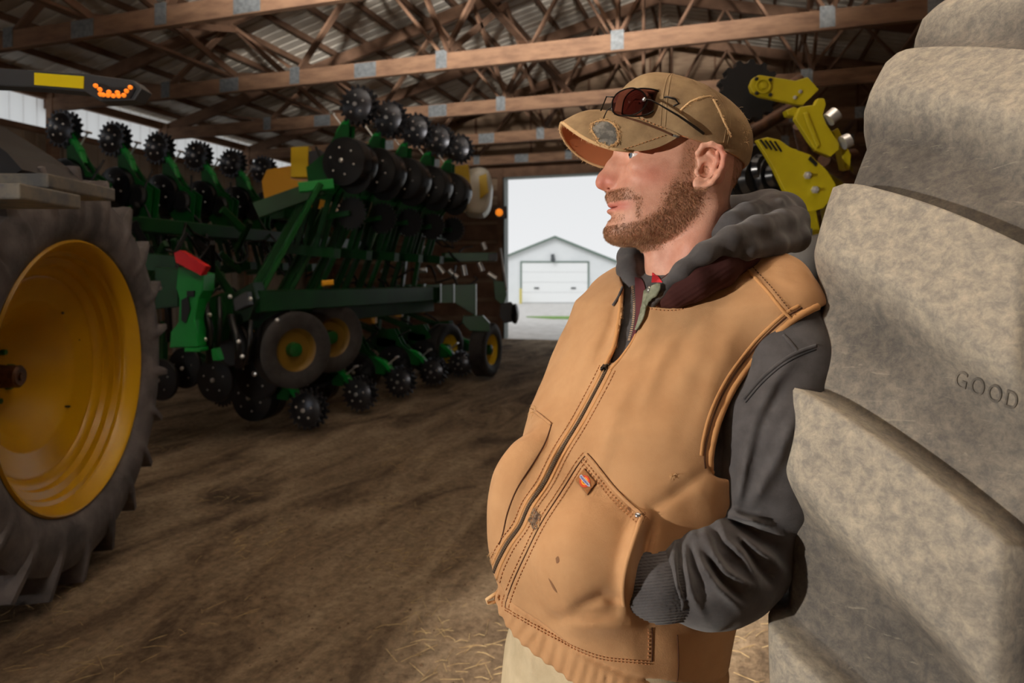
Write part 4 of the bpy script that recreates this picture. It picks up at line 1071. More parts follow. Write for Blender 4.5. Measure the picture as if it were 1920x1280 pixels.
        e = smin(e, cap(P, E(1322, 312, .998), E(1318, 330, 1.0), 0.012, 0.012), 0.008)
        e = smax(e, -ell(P, E(1325, 318, .983), (0.009, 0.007, 0.0115)), 0.004)
        d = smin(d, e, 0.003)
    return d
G = Grid((px2(1100), WM-0.125, pz2(560)), (px2(1420), WM+0.125, pz2(138)), 0.0016)
P = (G.U, G.V, G.Z)
HV, HF = nets(G, head_sdf(P)); del G, P
HV = smooth_mesh(HV, HF, 1)
hx_, hy_ = proj(HV)
mid = WM-HV[:, 1]    # >0 towards the camera
near = np.ones(len(HV))
ux = 960+FPX*HV[:, 0]/WM; uy = HOR-FPX*(HV[:, 2]-CAMZ)/WM
# real colour zones of the skin: nose, cheek, ear redness; lips; beard stubble
red = 0.8*np.exp(-((ux-1130)/22)**2-((uy-345)/20)**2)+0.5*np.exp(-((ux-1205)/34)**2-((uy-340)/24)**2)+0.75*(ux > 1296)*np.exp(-((ux-1335)/28)**2-((uy-305)/44)**2)*(np.abs(mid) > 0.074)+0.35*np.exp(-((ux-1290)/60)**2-((uy-480)/50)**2)
lip = (np.exp(-(np.abs((uy-390)/9))**4)*np.exp(-((ux-1150)/24)**4))*(uy > 379)*(uy < 403)
def lerp_tab(y, T): return np.interp(y, [t[0] for t in T], [t[1] for t in T])
beard_front = lerp_tab(uy, [(250,1266),(300,1262),(320,1260),(348,1240),(367,1231),(390,1226),(400,1217),(408,1206),(417,1190),(422,1162),(428,1100)])   # limit where the beard begins
beard_back = lerp_tab(uy, [(250,1296),(300,1292),(330,1292),(350,1296),(380,1300),(410,1290),(440,1262),(460,1235),(470,1225)])
bm = 1/(1+np.exp(-(ux-beard_front)/4.5))*1/(1+np.exp((ux-beard_back)/5))*(uy > 250)*(uy < 470)
goat = np.exp(-((uy-412)/9)**2)*(ux < 1165)*0.4
mus = (uy > 358)*(uy < 381)*np.exp(-((ux-(1148+(uy-362)*0.9))/26)**4)
mus = mus+np.exp(-((ux-1186)/6)**2)*(uy > 376)*(uy < 412)*0.7
bm = bm*np.where(uy < 364, mid < 0.0815, True)
beard = np.clip(np.maximum(bm, np.maximum(mus*0.9, goat)), 0, 1)*(1-np.clip(lip*1.3, 0, 1))
hairm = 1/(1+np.exp(-(ux-(1268-(uy-250)*0.2))/4))*(uy < 330)*(uy > 180)*(ux < 1312)*(mid < 0.0815)+(ux > 1352)*(uy < 395)*(uy > 200)
stub = np.clip(beard*0.9+hairm*0.9, 0, 1)
# the rest of the body under the clothes, down to the boots, hands in the pockets
def torso_tab(k=0.0):
    Z  = [0.90, 1.02, 1.10, 1.20, 1.30, 1.37, 1.43, 1.465, 1.495, 1.52, 1.545]
    CU = [.135, .148, .165, .192, .218, .244, .266, .274, .282, .290, .296]
    CW = [.985, 1.00, 1.015, 1.03, 1.05, 1.07, 1.085, 1.09, 1.095, 1.10, 1.10]
    A  = [.162, .172, .175, .178, .180, .182, .188, .188, .170, .134, .080]
    BF = [.140, .162, .174, .182, .180, .168, .150, .134, .112, .090, .060]
    BB = [.125, .135, .135, .135, .135, .135, .130, .120, .100, .085, .06]
    return Z, CU, CW, [a+k for a in A], [a+k for a in BF], [a+k for a in BB]
def torso(P, k=0.0, top=1.548, bot=1.02, p=2.35):
    T = torso_tab(k); d = slices(P, *T, p, Fd, Ld)
    d = smax(d, P[2]-(top+k), 0.03)
    return smax(d, bot-P[2], 0.006)
SHN = LP(1470, 612, .955); ELB = LP(1430, 1000, .93); WRI = LP(1235, 1090, .85); HND = LP(1120, 1062, .875)
FSH = (0.19, 1.205, 1.45); FEL = (0.13, 1.23, 1.17); FWR = (0.08, 1.08, 1.10); FHN = (0.06, 1.03, 1.11)
G = Grid((-0.22, 0.72, -0.0), (0.52, 1.38, 1.55), 0.009); P = (G.U, G.V, G.Z)
d = torso(P, -0.035, bot=0.9)
d = smin(d, chain(P, [(SHN, .05), (ELB, .042), (WRI, .03), (HND, .022)]), 0.03)
d = smin(d, chain(P, [(FSH, .05), (FEL, .042), (FWR, .03), (FHN, .022)]), 0.03)
HIP = (0.135, 0.975); legs = []
for s in (1, -1):
    h = (HIP[0]+Ld[0]*.085*s, HIP[1]+Ld[1]*.085*s, 0.93); kx = (h[0]-0.04, h[1]-0.03, 0.50); an = (h[0]-0.07, h[1]-0.02, 0.09)
    legs.append((h, kx, an)); d = smin(d, chain(P, [(h, .082), (kx, .052), (an, .036)]), 0.03)
BV, BF_ = nets(G, d); del G, P, d
# fingers, curled inside the pockets
FV = []; FF = []
def fingers(h, dirv, side):
    global BV, BF_
    g = Grid((h[0]-.11, h[1]-.11, h[2]-.11), (h[0]+.11, h[1]+.11, h[2]+.11), 0.003); P = (g.U, g.V, g.Z)
    dv = np.array(dirv, float); dv /= np.linalg.norm(dv); up = np.array((0, 0, 1.0)); sd = np.cross(dv, up); sd /= np.linalg.norm(sd); up = np.cross(sd, dv)
    h = np.array(h, float); d = None
    for i, L in enumerate((.066, .074, .07, .055)):
        a = h+up*(0.027-0.018*i)*1.0; b = a+dv*L*.45; c = b+dv*L*.3+sd*side*0.016; e = c+dv*L*.12+sd*side*0.02
        q = chain(P, [(a-dv*.03, .011), (a, .009), (b, .0085), (c, .008), (e, .007)], .004); d = q if d is None else smin(d, q, .003)
    q = chain(P, [(h-dv*.03+up*.02, .012), (h+up*.042+dv*.005, .010), (h+up*.05+dv*.032, .008)], .005); d = smin(d, q, .006)
    d = smin(d, ell(P, h-dv*.025, (.04, .034, .04)), .012)
    V, F = nets(g, d); BF_ = np.concatenate([BF_, F+len(BV)]); BV = np.concatenate([BV, V])
fingers(HND, (-.8, -.1, -.1), 1); fingers(FHN, (-.4, -.8, -.1), -1)
nb = len(BV)
body = mk('body', np.concatenate([HV, BV]), np.concatenate([HF, BF_+len(HV)]), m_skin, man,
          {'red': np.concatenate([np.clip(red, 0, 1), np.zeros(nb)]), 'stub': np.concatenate([stub, np.zeros(nb)]), 'lip': np.concatenate([np.clip(lip, 0, 1), np.zeros(nb)])})
hbvh = bvh_of(HV, HF)
# eyes
m_eye = mat('eye_white', rgb(226,216,210), 0.15); m_iris = mat('blue_grey_iris', rgb(96,112,128), 0.15); m_pup = mat('pupil', rgb(10,10,12), 0.08)
for s in (-1, 1):
    c = V3(W(px2(1187.5), WM+0.033*s, pz2(298))); gz_ = V3(W(-1, -0.28, 0.02)).normalized()
    b = MB(); b.lathe(c, gz_, [(0.0124*math.sin(PI*i/20), 0.0124*math.cos(PI*i/20)) for i in range(21)], 28); e = b.build('eyeball', m_eye, body, True)
    b = MB(); b.lathe(c, gz_, [(0.0058*i/5, 0.0127*math.cos(math.asin(min(1, 0.0058*i/5/0.0127)))+0.0005*(1-(i/5)**2)) for i in range(6)], 24); b.build('iris', m_iris, e, True)
    b = MB(); b.lathe(c, gz_, [(0, 0.01335), (0.0024, 0.01325)], 16); b.build('pupil', m_pup, e, True)
# beard and hair, strand by strand
def strands(name, mask, count, lo, hi, wd, seed, flow, m=m_hair, lift=0.45):
    rg = np.random.RandomState(seed); tri = HF; w = mask[tri].mean(1)
    a = HV[tri[:, 0]]; c = HV[tri[:, 2]]; bb = HV[tri[:, 1]]; area = np.linalg.norm(np.cross(bb-a, c-a), axis=1)
    pr = w**1.5*area; pr /= pr.sum(); ix = rg.choice(len(tri), count, p=pr)
    r1, r2 = rg.rand(count, 1), rg.rand(count, 1)
    q = (HV[tri[ix, 0]]*(1-r1)+HV[tri[ix, 1]]*r1)*(1-r2)+(HV[tri[ix, 3]]*(1-r1)+HV[tri[ix, 2]]*r1)*r2
    n = np.cross(HV[tri[ix, 2]]-HV[tri[ix, 0]], HV[tri[ix, 3]]-HV[tri[ix, 1]]); n /= np.linalg.norm(n, axis=1)[:, None]+1e-12
    cc = np.array([px2(1285), WM, pz2(370)]); sg = np.sign(((q-cc)*n).sum(1)); n *= sg[:, None]
    fl = np.array(flow(q, rg)); fl = fl-n*(fl*n).sum(1)[:, None]; fl /= np.linalg.norm(fl, axis=1)[:, None]+1e-9
    fl += rg.randn(count, 3)*0.28
    L = (lo+(hi-lo)*rg.rand(count, 1))*(0.5+0.5*w[ix][:, None])
    d1 = n*lift+fl*(1-lift*0.5); d1 /= np.linalg.norm(d1, axis=1)[:, None]
    d2 = n*lift*0.5+fl; d2[:, 2] -= 0.25; d2 /= np.linalg.norm(d2, axis=1)[:, None]
    p0 = q-n*0.0005; p1 = q+d1*L*0.5; p2 = p1+d2*L*0.5
    view = np.array([0, 0, CAMZ])-q; view /= np.linalg.norm(view, axis=1)[:, None]
    s = np.cross(d1, n+0.3*rg.randn(count, 3)); s /= np.linalg.norm(s, axis=1)[:, None]+1e-9; s *= wd*(0.6+0.8*rg.rand(count, 1))
    V = np.stack([p0-s, p0+s, p1+s*0.8, p1-s*0.8, p2], 1).reshape(-1, 3)
    # small second blade at right angles gives each hair a body
    t = np.cross(s, d1); V2 = np.stack([p0-t, p0+t, p1+t*0.8, p1-t*0.8, p2], 1).reshape(-1, 3)
    V = np.concatenate([V, V2]); k = np.arange(2*count)*5
    F = [(i, i+1, i+2, i+3) for i in k.tolist()]+[(i+3, i+2, i+4) for i in k.tolist()]
    me = bpy.data.meshes.new(name); me.from_pydata(toW(V).tolist(), [], F); me.update()
    o = finish(name, me, m, body, False); o['kind'] = 'stuff'; return o
def fl_beard(q, rg):
    f = np.zeros_like(q); f[:, 0] = -0.35; f[:, 2] = -1.0; return f
strands('beard', np.clip(beard, 0, 1)*(uy > 352), 16000, 0.0028, 0.0068, 0.00017, 3, fl_beard)
strands('sideburn', np.clip(np.maximum(bm*(uy <= 356)*(mid < 0.0815), hairm*(uy < 356)), 0, 1), 5500, 0.003, 0.007, 0.00017, 4, lambda q, rg: np.tile([0.1, 0, -1.0], (len(q), 1)), lift=0.3)
# brows
bw = np.exp(-((uy-271)/5)**2)*np.exp(-((ux-1178)/20)**4)*(np.abs(mid) > 0.008)
strands('eyebrow', bw, 700, 0.005, 0.009, 0.0002, 8, lambda q, rg: np.tile([0.8, 0, 0.1], (len(q), 1)))
# ================================================================ clothes
NECK = [(1138,690),(1156,650),(1167,593),(1170,540),(1161,509),(1160,462),(1190,420),(1410,420),(1490,425),(1440,468),(1393,488),(1387,497),(1362,517),(1337,537),(1315,551),(1297,562),(1280,569),(1264,572),(1240,572),(1213,568),(1206,590),(1200,612),(1185,640),(1164,668)]
def sdf_poly(P, poly):
    # signed distance, in metres, to a traced outline seen from the tripod (negative inside)
    x = 960+FPX*P[0]/P[1]; y = HOR-FPX*(P[2]-CAMZ)/P[1]
    d = np.full(x.shape, 1e9, f32); ins = np.zeros(x.shape, bool); n = len(poly); j = n-1
    for i in range(n):
        x0, y0 = poly[j]; x1, y1 = poly[i]; ex, ey = x1-x0, y1-y0
        t = np.clip(((x-x0)*ex+(y-y0)*ey)/(ex*ex+ey*ey), 0, 1)
        d = np.minimum(d, (x-x0-t*ex)**2+(y-y0-t*ey)**2)
        ins ^= ((y1 > y) != (y0 > y)) & (x < (x0-x1)*(y-y1)/((y0-y1) if y0 != y1 else 1e-9)+x1)
        j = i
    d = np.sqrt(d)*P[1]/FPX
    return np.where(ins, -d, d)
def pxline(P, pts):
    # distance (px) to a traced line + sign of side
    x = 960+FPX*P[0]/P[1]; y = HOR-FPX*(P[2]-CAMZ)/P[1]; best = None
    for i in range(len(pts)-1):
        x0, y0 = pts[i]; x1, y1 = pts[i+1]; ex, ey = x1-x0, y1-y0; L = ex*ex+ey*ey
        t = np.clip(((x-x0)*ex+(y-y0)*ey)/L, 0, 1); d2 = (x-x0-t*ex)**2+(y-y0-t*ey)**2; sg = np.sign(ex*(y-y0)-ey*(x-x0))
        T = (i+t)/(len(pts)-1)
        if best is None: best, S, TT = d2, sg, T
        else: m = d2 < best; S = np.where(m, sg, S); TT = np.where(m, T, TT); best = np.minimum(best, d2)
    return np.sqrt(best), S, TT
def fold(P, d, pts, amp, wid, front=1.2):
    # a soft ridge (amp>0) or valley along a traced line, on the near surface only
    r, _, t = pxline(P, pts); m = (P[1] < front)
    return d-amp*np.exp(-(r/wid)**2)*np.sin(PI*np.clip(t*0.86+0.07, 0, 1))**0.7*m
# ---- vest
G = Grid((-0.11, 0.66, 0.93), (0.50, 1.34, 1.60), 0.0033); P = (G.U, G.V, G.Z)
d = torso(P, 0.0, bot=0.80)
hem = 1.030-0.30*(P[0]+0.03); ZH = P[2]-hem; d = smax(d, -ZH, 0.006)
# shoulder yokes carried out over the sleeves
d = smin(d, chain(P, [(LP(1400,500,1.03), .035), (LP(1448,545,.985), .052), (LP(1466,592,.955), .062)], .02), 0.05)
d = smin(d, chain(P, [((0.24,1.14,1.50), .03), ((0.205,1.19,1.47), .042)], .02), 0.05)
# hand bulges in the pockets
d = smin(d, ell(P, LP(1112, 1068, .850), (.064, .046, .074)), 0.05)
d = smin(d, ell(P, LP(984, 958, .940), (.048, .045, .088)), 0.09)
n1 = vnoise(P[0]*16+P[2]*5, P[1]*16, P[2]*7-P[0]*6); n2 = vnoise(P[0]*45+P[2]*10, P[1]*45, P[2]*22)
n3 = vnoise(P[0]*26+P[2]*20, P[1]*26, P[2]*9-P[0]*9)
d = d-0.0028*n1-0.0009*n2-0.0016*n3
for pts, a, w in ([(1290,590),(1235,680),(1205,760)],.004,14), ([(1330,600),(1290,700),(1265,800)],.003,22), ([(1400,560),(1345,690),(1300,830)],.004,24), ([(1250,600),(1205,690)],-.003,10), \
    ([(1230,640),(1150,780),(1120,900)],.003,16), ([(1155,560),(1150,610),(1120,680)],-.006,10), ([(1140,560),(1110,650),(1075,730)],.004,14), ([(1040,820),(990,900),(960,1000)],-.003,12), \
    ([(1330,880),(1260,930),(1210,960)],-.004,12), ([(1120,860),(1090,960)],.002,20), ([(1080,1138),(1130,1118),(1180,1128)],-.010,12), ([(1040,1160),(1120,1150),(1200,1140)],-.006,14), \
    ([(1075,1165),(1130,1175),(1200,1172)],.004,12), ([(935,1090),(945,1140)],-.006,8), ([(1400,500),(1460,560),(1490,590)],.003,10), ([(1420,520),(1485,540)],-.004,8), ([(1203,968),(1190,1005),(1176,1060),(1170,1140)],.014,13), ([(1226,968),(1214,1005),(1204,1060),(1200,1140)],-.010,12):
    d = fold(P, d, pts, a, w, 1.12)
# gathered hem band
band = (ZH < 0.042); r, _, t = pxline(P, [(900,1150),(1000,1215),(1100,1240),(1200,1258),(1360,1262)])
d = d-np.where(band, 0.0012*np.sin(t*120+4*n1)+0.0005, 0)*(np.clip((0.042-ZH)/0.01, 0, 1))+0.004*np.exp(-((ZH-0.044)/0.003)**2)
npoly = sdf_poly(P, NECK)
cut = smax(npoly, P[1]-1.16, 0.01)
dv = smax(d, -cut, 0.004)
# armholes
def armcut(P, c, r, ax): return ell(P, c, r)
arm = chain(P, [(LP(1492,618,.94), .060), (LP(1447,760,.915), .066), (LP(1432,880,.915), .064)], .02)
arm2 = chain(P, [((0.175,1.23,1.43), .060), ((0.13,1.25,1.30), .060)], .02)
ARMP = [(1570,566),(1534,577),(1515,586),(1490,600),(1462,624),(1434,652),(1408,684),(1384,717),(1362,757),(1346,797),(1336,837),(1332,867),(1334,888),(1348,896),(1420,904),(1570,910)]
dv = smax(dv, -smax(sdf_poly(P, ARMP), P[1]-1.03, 0.004), 0.004); dv = smax(dv, -(arm2-0.004), 0.004)
# inner face, so that the vest is a garment with real thickness
VV, VF = nets(G, dv); VV = smooth_mesh(VV, VF, 1)
vest = mk('vest', VV, VF, m_vest, man); vb = bvh_of(VV, VF)
del dv, n1, n2, n3, npoly, cut, arm, arm2, d, G, P
# ---- hoodie: torso under the vest, sleeves and hood in one piece
G = Grid((-0.11, 0.66, 1.06), (0.60, 1.40, 1.66), 0.0034); P = (G.U, G.V, G.Z)
body_ = torso(P, -0.016, top=1.535, bot=1.09)
elbow = ELB
slv = [(LP(1466,600,.965), .056), (LP(1476,680,.935), .062), (LP(1444,800,.912), .064), (LP(1436,900,.912), .064), (LP(1414,985,.945), .062), (LP(1382,1048,.905), .058), (LP(1345,1072,.868), .056), (LP(1312,1086,.850), .054)]
cuff = [(LP(1290,1092,.845), .046), (LP(1235,1095,.838), .043), (LP(1185,1090,.842), .038), (LP(1140,1078,.885), .026)]
d, S = chain(P, slv, .035, True)
x_ = 960+FPX*P[0]/P[1]; y_ = HOR-FPX*(P[2]-CAMZ)/P[1]
n1 = vnoise(P[0]*14, P[1]*14, P[2]*14); n2 = vnoise(P[0]*38+7, P[1]*38, P[2]*38)
Lt = 0.0
for i in range(len(slv)-1): Lt += float(np.linalg.norm(slv[i+1][0]-slv[i][0]))
fm = np.clip((S-Lt*0.60)/0.06, 0, 1)
d = d-0.003*n1-0.0012*n2
def ridge(pts, a, w):
    global d
    r, _, t = pxline(P, pts); env = np.clip(np.sin(PI*np.clip(t*0.9+0.05, 0, 1)), 0, 1)**1.0
    d = d-1.25*a*np.exp(-(r/w)**2)*env*(P[1] < 1.02)
R_ = [([(1246,1010),(1252,1050),(1250,1110),(1240,1150),(1255,1165)],.012,10), ([(1268,1000),(1262,1030),(1268,1090),(1282,1130),(1268,1160)],.013,9), ([(1284,1005),(1285,1060),(1295,1110),(1320,1160)],.010,8),
      ([(1300,1010),(1318,1060),(1345,1100),(1390,1140)],.013,9), ([(1322,995),(1335,1030),(1360,1070),(1418,1105)],.012,8), ([(1345,975),(1362,1010),(1395,1040),(1425,1100)],.011,9),
      ([(1352,982),(1400,1015),(1450,1050),(1478,1085)],.010,9), ([(1366,958),(1400,972),(1440,985),(1480,1012)],.010,8), ([(1366,960),(1398,975),(1430,970)],.006,5),
      ([(1420,800),(1400,860),(1385,930),(1378,955)],.008,10), ([(1500,760),(1462,850),(1420,940)],.008,14), ([(1440,870),(1425,920),(1400,955)],.005,9),
      ([(1500,655),(1450,720),(1405,830)],.004,12), ([(1287,1005),(1300,1000),(1312,1010)],.006,7), ([(1330,1010),(1320,1000),(1316,1010),(1330,1050)],.005,6),
      ([(1258,1015),(1256,1050),(1258,1110),(1262,1140)],-.006,4), ([(1276,1010),(1274,1060),(1284,1120),(1290,1150)],-.007,5), ([(1292,1020),(1303,1070),(1325,1120)],-.007,5),
      ([(1312,1030),(1345,1080),(1390,1120)],-.008,7), ([(1340,1000),(1350,1040),(1385,1075)],-.007,6), ([(1375,1000),(1420,1060),(1450,1090)],-.007,8), ([(1360,972),(1400,990),(1460,1030)],-.006,6),
      ([(1430,985),(1470,1000)],-.004,5), ([(1480,700),(1430,790),(1405,880)],-.006,12)]
for p, a, w in R_: ridge(p, a, max(w, 7.5))
d2 = chain(P, [((0.19,1.205,1.455), .056), ((0.168,1.225,1.40), .062), ((0.145,1.245,1.28), .062), ((0.13,1.23,1.17), .058), ((0.10,1.13,1.12), .050), ((0.08,1.07,1.11), .044)], .03)
d = np.minimum(d, d2-0.003*n1)
d = np.minimum(d, body_-0.0015*n1)
# hood
H = []
def hood(pts, k=.012, flat=None):
    global hd
    q = chain(P, [(LP(x, y, w), r) for x, y, w, r in pts], k); H.append(q)
hood([(1222,568,.935,.0065),(1243,541,.925,.008),(1280,507,.915,.0105),(1322,474,.915,.013),(1370,447,.93,.0155),(1420,430,.965,.018),(1465,420,1.02,.020),(1492,412,1.07,.022)])
hood([(1347,479,.93,.006),(1362,472,.928,.010),(1400,468,.94,.013),(1450,460,.975,.016),(1492,446,1.04,.020),(1488,430,1.10,.026)])
hood([(1357,432,1.00,.010),(1372,420,1.00,.017),(1398,405,1.02,.018),(1418,392,1.05,.016)])
hood([(1350,440,1.01,.014),(1362,412,1.02,.008),(1366,398,1.03,.005)])
hood([(1456,416,1.05,.012),(1452,396,1.05,.008),(1458,384,1.06,.008),(1468,372,1.08,.006)])
hood([(1400,425,1.05,.030),(1450,405,1.10,.034),(1470,400,1.16,.034)])
hood([(1470,402,1.14,.036),(1440,392,1.22,.034),(1370,400,1.24,.03),(1300,440,1.235,.028),(1230,462,1.20,.024),(1192,468,1.155,.021)])
hood([(1192,466,1.15,.018),(1182,482,1.13,.020),(1180,505,1.10,.019),(1186,528,1.075,.014),(1192,550,1.05,.008),(1190,590,1.02,.006),(1175,630,.99,.005)])
hood([(1195,462,1.14,.012),(1210,470,1.13,.011),(1222,500,1.10,.011),(1218,530,1.07,.009)])
hd = H[0]
for q in H[1:]: hd = smin(hd, q, .010)
hd = hd-0.0008*n1-0.0004*n2
hd = smax(hd, -(cap(P, LP(1290,400,1.07), (px2(1300), WM+.01, pz2(600)), .060, .066)), .006)
d = smin(d, hd, .006)
OV, OF = nets(G, d); OV = smooth_mesh(OV, OF, 1)
hoodie = mk('hoodie', OV, OF, m_hood, man); ob = bvh_of(OV, OF)
del d, d2, hd, H, body_, G, P, n1, n2, S, x_, y_, fm
allb = [vb, ob, hbvh]

# rib-knit collar of the vest
RC = [(1213,566),(1228,556),(1250,538),(1285,508),(1330,478),(1352,470),(1400,458),(1420,468),(1400,484),(1387,497),(1362,517),(1337,537),(1315,551),(1297,562),(1280,569),(1264,572),(1240,572)]
G = Grid(LP(1200,600,.88), LP(1440,440,1.10), 0.0026) if False else Grid((0.16, 0.86, 1.43), (0.40, 1.08, 1.58), 0.0024); P = (G.U, G.V, G.Z)
q = chain(P, [(LP(1238,556,.945), .013), (LP(1262,546,.935), .019), (LP(1300,526,.93), .024), (LP(1345,503,.94), .024), (LP(1388,480,.968), .021), (LP(1425,468,1.005), .016)], .02)
x_ = 960+FPX*P[0]/P[1]; y_ = HOR-FPX*(P[2]-CAMZ)/P[1]
q = q-0.0005*np.sin((x_*0.55+y_*0.85)*2*PI/9.0)
CV, CF = nets(G, q); collar = mk('rib_collar', CV, CF, m_rib, vest); cb = bvh_of(CV, CF); del G, P, q
# knitted cuff
cuff = [(LP(1290,1092,.850), .046), (LP(1235,1095,.842), .042), (LP(1190,1088,.852), .037), (LP(1150,1072,.905), .024)]
cc_ = LP(1200,1088,.86); G = Grid((cc_[0]-.075, cc_[1]-.075, cc_[2]-.07), (cc_[0]+.085, cc_[1]+.075, cc_[2]+.07), 0.0013); P = (G.U, G.V, G.Z)
q = chain(P, cuff, .012); y_ = HOR-FPX*(P[2]-CAMZ)/P[1]; x_ = 960+FPX*P[0]/P[1]
q = q-0.0008*np.sin((y_+(x_-1200)*0.10+8*vnoise(P[0]*9, P[1]*9, P[2]*9))*2*PI/5.6)-0.003*vnoise(P[0]*22, P[1]*22, P[2]*22)
KV, KF = nets(G, q); mk('cuff', KV, KF, m_hood, hoodie); del G, P, q
# trousers and boots
G = Grid((-0.14, 0.74, 0.04), (0.34, 1.22, 1.06), 0.005); P = (G.U, G.V, G.Z)
Z_ = [.60,.86,.93,1.0,1.06]
d = slices(P, Z_, [.12,.128,.133,.14,.145], [.965,.968,.972,.978,.982], [.14,.158,.155,.152,.15], [.11,.122,.124,.126,.122], [.11,.115,.115,.11,.11], 2.3, Fd, Ld)
d = smax(d, 0.84-P[2], .03); d = smax(d, P[2]-1.05, .004)
for h, kx, an in legs: d = smin(d, chain(P, [(h, .085), (kx, .075), (an, .066)]), .03)
n1 = vnoise(P[0]*16, P[1]*16, P[2]*9); d = d-0.004*n1
for pts, a, w in ([(985,1205),(1000,1280)],.004,6), ([(1010,1215),(1080,1250),(1160,1290)],-.004,7), ([(1040,1240),(1120,1290)],.004,10): d = fold(P, d, pts, a, w, 1.0)
PV, PF = nets(G, d); pants = mk('trousers', PV, PF, m_pants, man); pb = bvh_of(PV, PF); del G, P, d
for s in (0, 1):
    an = legs[s][2]; G = Grid((an[0]-.24, an[1]-.2, -.02), (an[0]+.1, an[1]+.1, .22), .006); P = (G.U, G.V, G.Z)
    q = chain(P, [((an[0], an[1], .17), .05), ((an[0], an[1], .06), .048), ((an[0]-.10, an[1]-.075, .045), .045), ((an[0]-.15, an[1]-.115, .038), .038)], .03)
    q = smax(q, 0.002-P[2], .004); bv, bf = nets(G, q); mk('boot', bv, bf, mat('brown_boot', rgb(84,58,38), 0.6), man)
# ---- vest details
zipm = mat('zip_tape', rgb(70,56,42), 0.8)
ZIP = [(1138,690),(1118,730),(1085,790),(1048,850),(1020,905),(993,945),(975,985),(950,1020),(930,1060),(920,1095)]
seam('zip_tape', ZIP, [vb], .0032, zipm, vest, -0.0012, 0.6)
def teeth(pts, bvhs, m, parent, step=3.4, r=.0011, off=.0012, ln=.0042):
    P = resamp(pts, step); b = MB()
    for i in range(len(P)-1):
        a = hit(bvhs, *P[i], off); c = hit(bvhs, *P[i+1], off)
        if not a or not c: continue
        t = (c[0]-a[0]).normalized(); s = t.cross(a[1]).normalized()*ln*0.5
        b.bar(V3(W(*(a[0]-s))), V3(W(*(a[0]+s))), r, r*1.2)
    o = b.build('zip_teeth', m, parent); o['kind'] = 'stuff'
teeth(ZIP, [vb], m_brass, vest)
for o_ in (-7, 8):
    L_ = [(x+o_, y+o_*0.35) for x, y in ZIP]; seam('placket_edge', L_, [vb], .0022, m_piping, vest, -.0010)
    L_ = [(x+o_*1.9, y+o_*0.7) for x, y in ZIP]; stitches('stitching', L_, [vb], m_thread, vest)
E1 = [(1138,690),(1156,652),(1167,595),(1171,542)]; E2 = [(1164,668),(1185,640),(1200,612),(1207,590)]
teeth([(x-1, y) for x, y in E1], allb, m_brass, vest, ln=.005, off=.001); seam('placket_edge', [(x-7, y) for x, y in E1], [vb], .003, m_piping, vest, -.001)
b = MB()
h = hit(allb, 1143, 682, .004)
P0 = hitn(allb, 1146, 678, .004)[0]; P1 = hitn(allb, 1134, 694, .005)[0]
b.bar(V3(W(*P0)), V3(W(*P1)), .008, .004, bev=.001); P2 = hitn(allb, 1131, 698, .006)[0]; b.tube([W(*P1), W(*P2)], .0022, 8); b.build('zip_slider', m_metal, vest)
# hoodie zip, lining, camouflage shirt placket and red shirt
teeth([(1186,538),(1190,570),(1188,605),(1180,640)], allb, m_brass, hoodie, ln=.004, off=.0015)
patch('lining', [(1190,520),(1206,528),(1212,560),(1203,600),(1184,640),(1193,590)], allb, .0015, mat('maroon_lining', rgb(96,44,50), .9), hoodie)
patch('shirt_placket', [(1210,550),(1228,538),(1240,534),(1236,548),(1218,570),(1210,600),(1196,622),(1205,585)], allb, .004, mat('faded_green_camo', rgb(150,154,134), .85, col2=rgb(108,112,92), scale=60), hoodie, thick=.002)
patch('red_shirt', [(1222,531),(1224,510),(1235,520),(1243,530)], allb, .0015, mat('red_shirt', rgb(200,36,48), .85), man, 2.0, False, 0)
hh = hitn(allb, 1224, 545, .006)
b = MB(); b.lathe(V3(W(*hh[0])), V3(W(*hh[1])), [(0,.002),(.0035,.002),(.005,.0005),(.005,-.001)], 20); b.build('snap', mat('snap_grey', rgb(170,170,165), .3, metal=.6), hoodie, True)
seam('drawstring', [(1168,540),(1160,560),(1150,574)], allb, .0022, m_hood, hoodie, .002)
# edge of near panel, shoulder seam, armhole binding
NE = [(1213,570),(1240,574),(1264,574),(1280,571),(1297,564),(1315,553),(1337,539),(1362,519),(1387,499),(1400,490),(1440,476)]
seam('neck_binding', NE, [vb], .0026, m_piping, vest, -.001)
stitches('stitching', [(x+1, y+8) for x, y in NE[:9]], [vb], m_thread, vest)
seam('front_edge', [(1211,572),(1205,594),(1198,614),(1184,642),(1164,670),(1142,695)], [vb], .0026, m_piping, vest, -.0008)
SH = [(1393,492),(1402,506),(1420,526),(1440,548),(1460,573),(1475,590),(1488,600)]
seam('shoulder_seam', SH, [vb], .0022, m_piping, vest, .0)
stitches('stitching', [(x+9, y-6) for x, y in SH], [vb], m_groove, vest, 3, 3)
AH = [(1534,575),(1515,584),(1490,598),(1462,622),(1434,650),(1408,682),(1384,715),(1362,755),(1346,795),(1336,835),(1332,865),(1334,885)]
seam('armhole_binding', AH, [vb], .0055, m_piping, vest, -.0015)
seam('armhole_seam', [(x-11, y-7) for x, y in AH[1:]], [vb], .0015, m_groove, vest, -.0006)
seam('armhole_binding', [(x-17, y-11) for x, y in AH[1:-1]], [vb], .0032, m_piping, vest, -.0018)
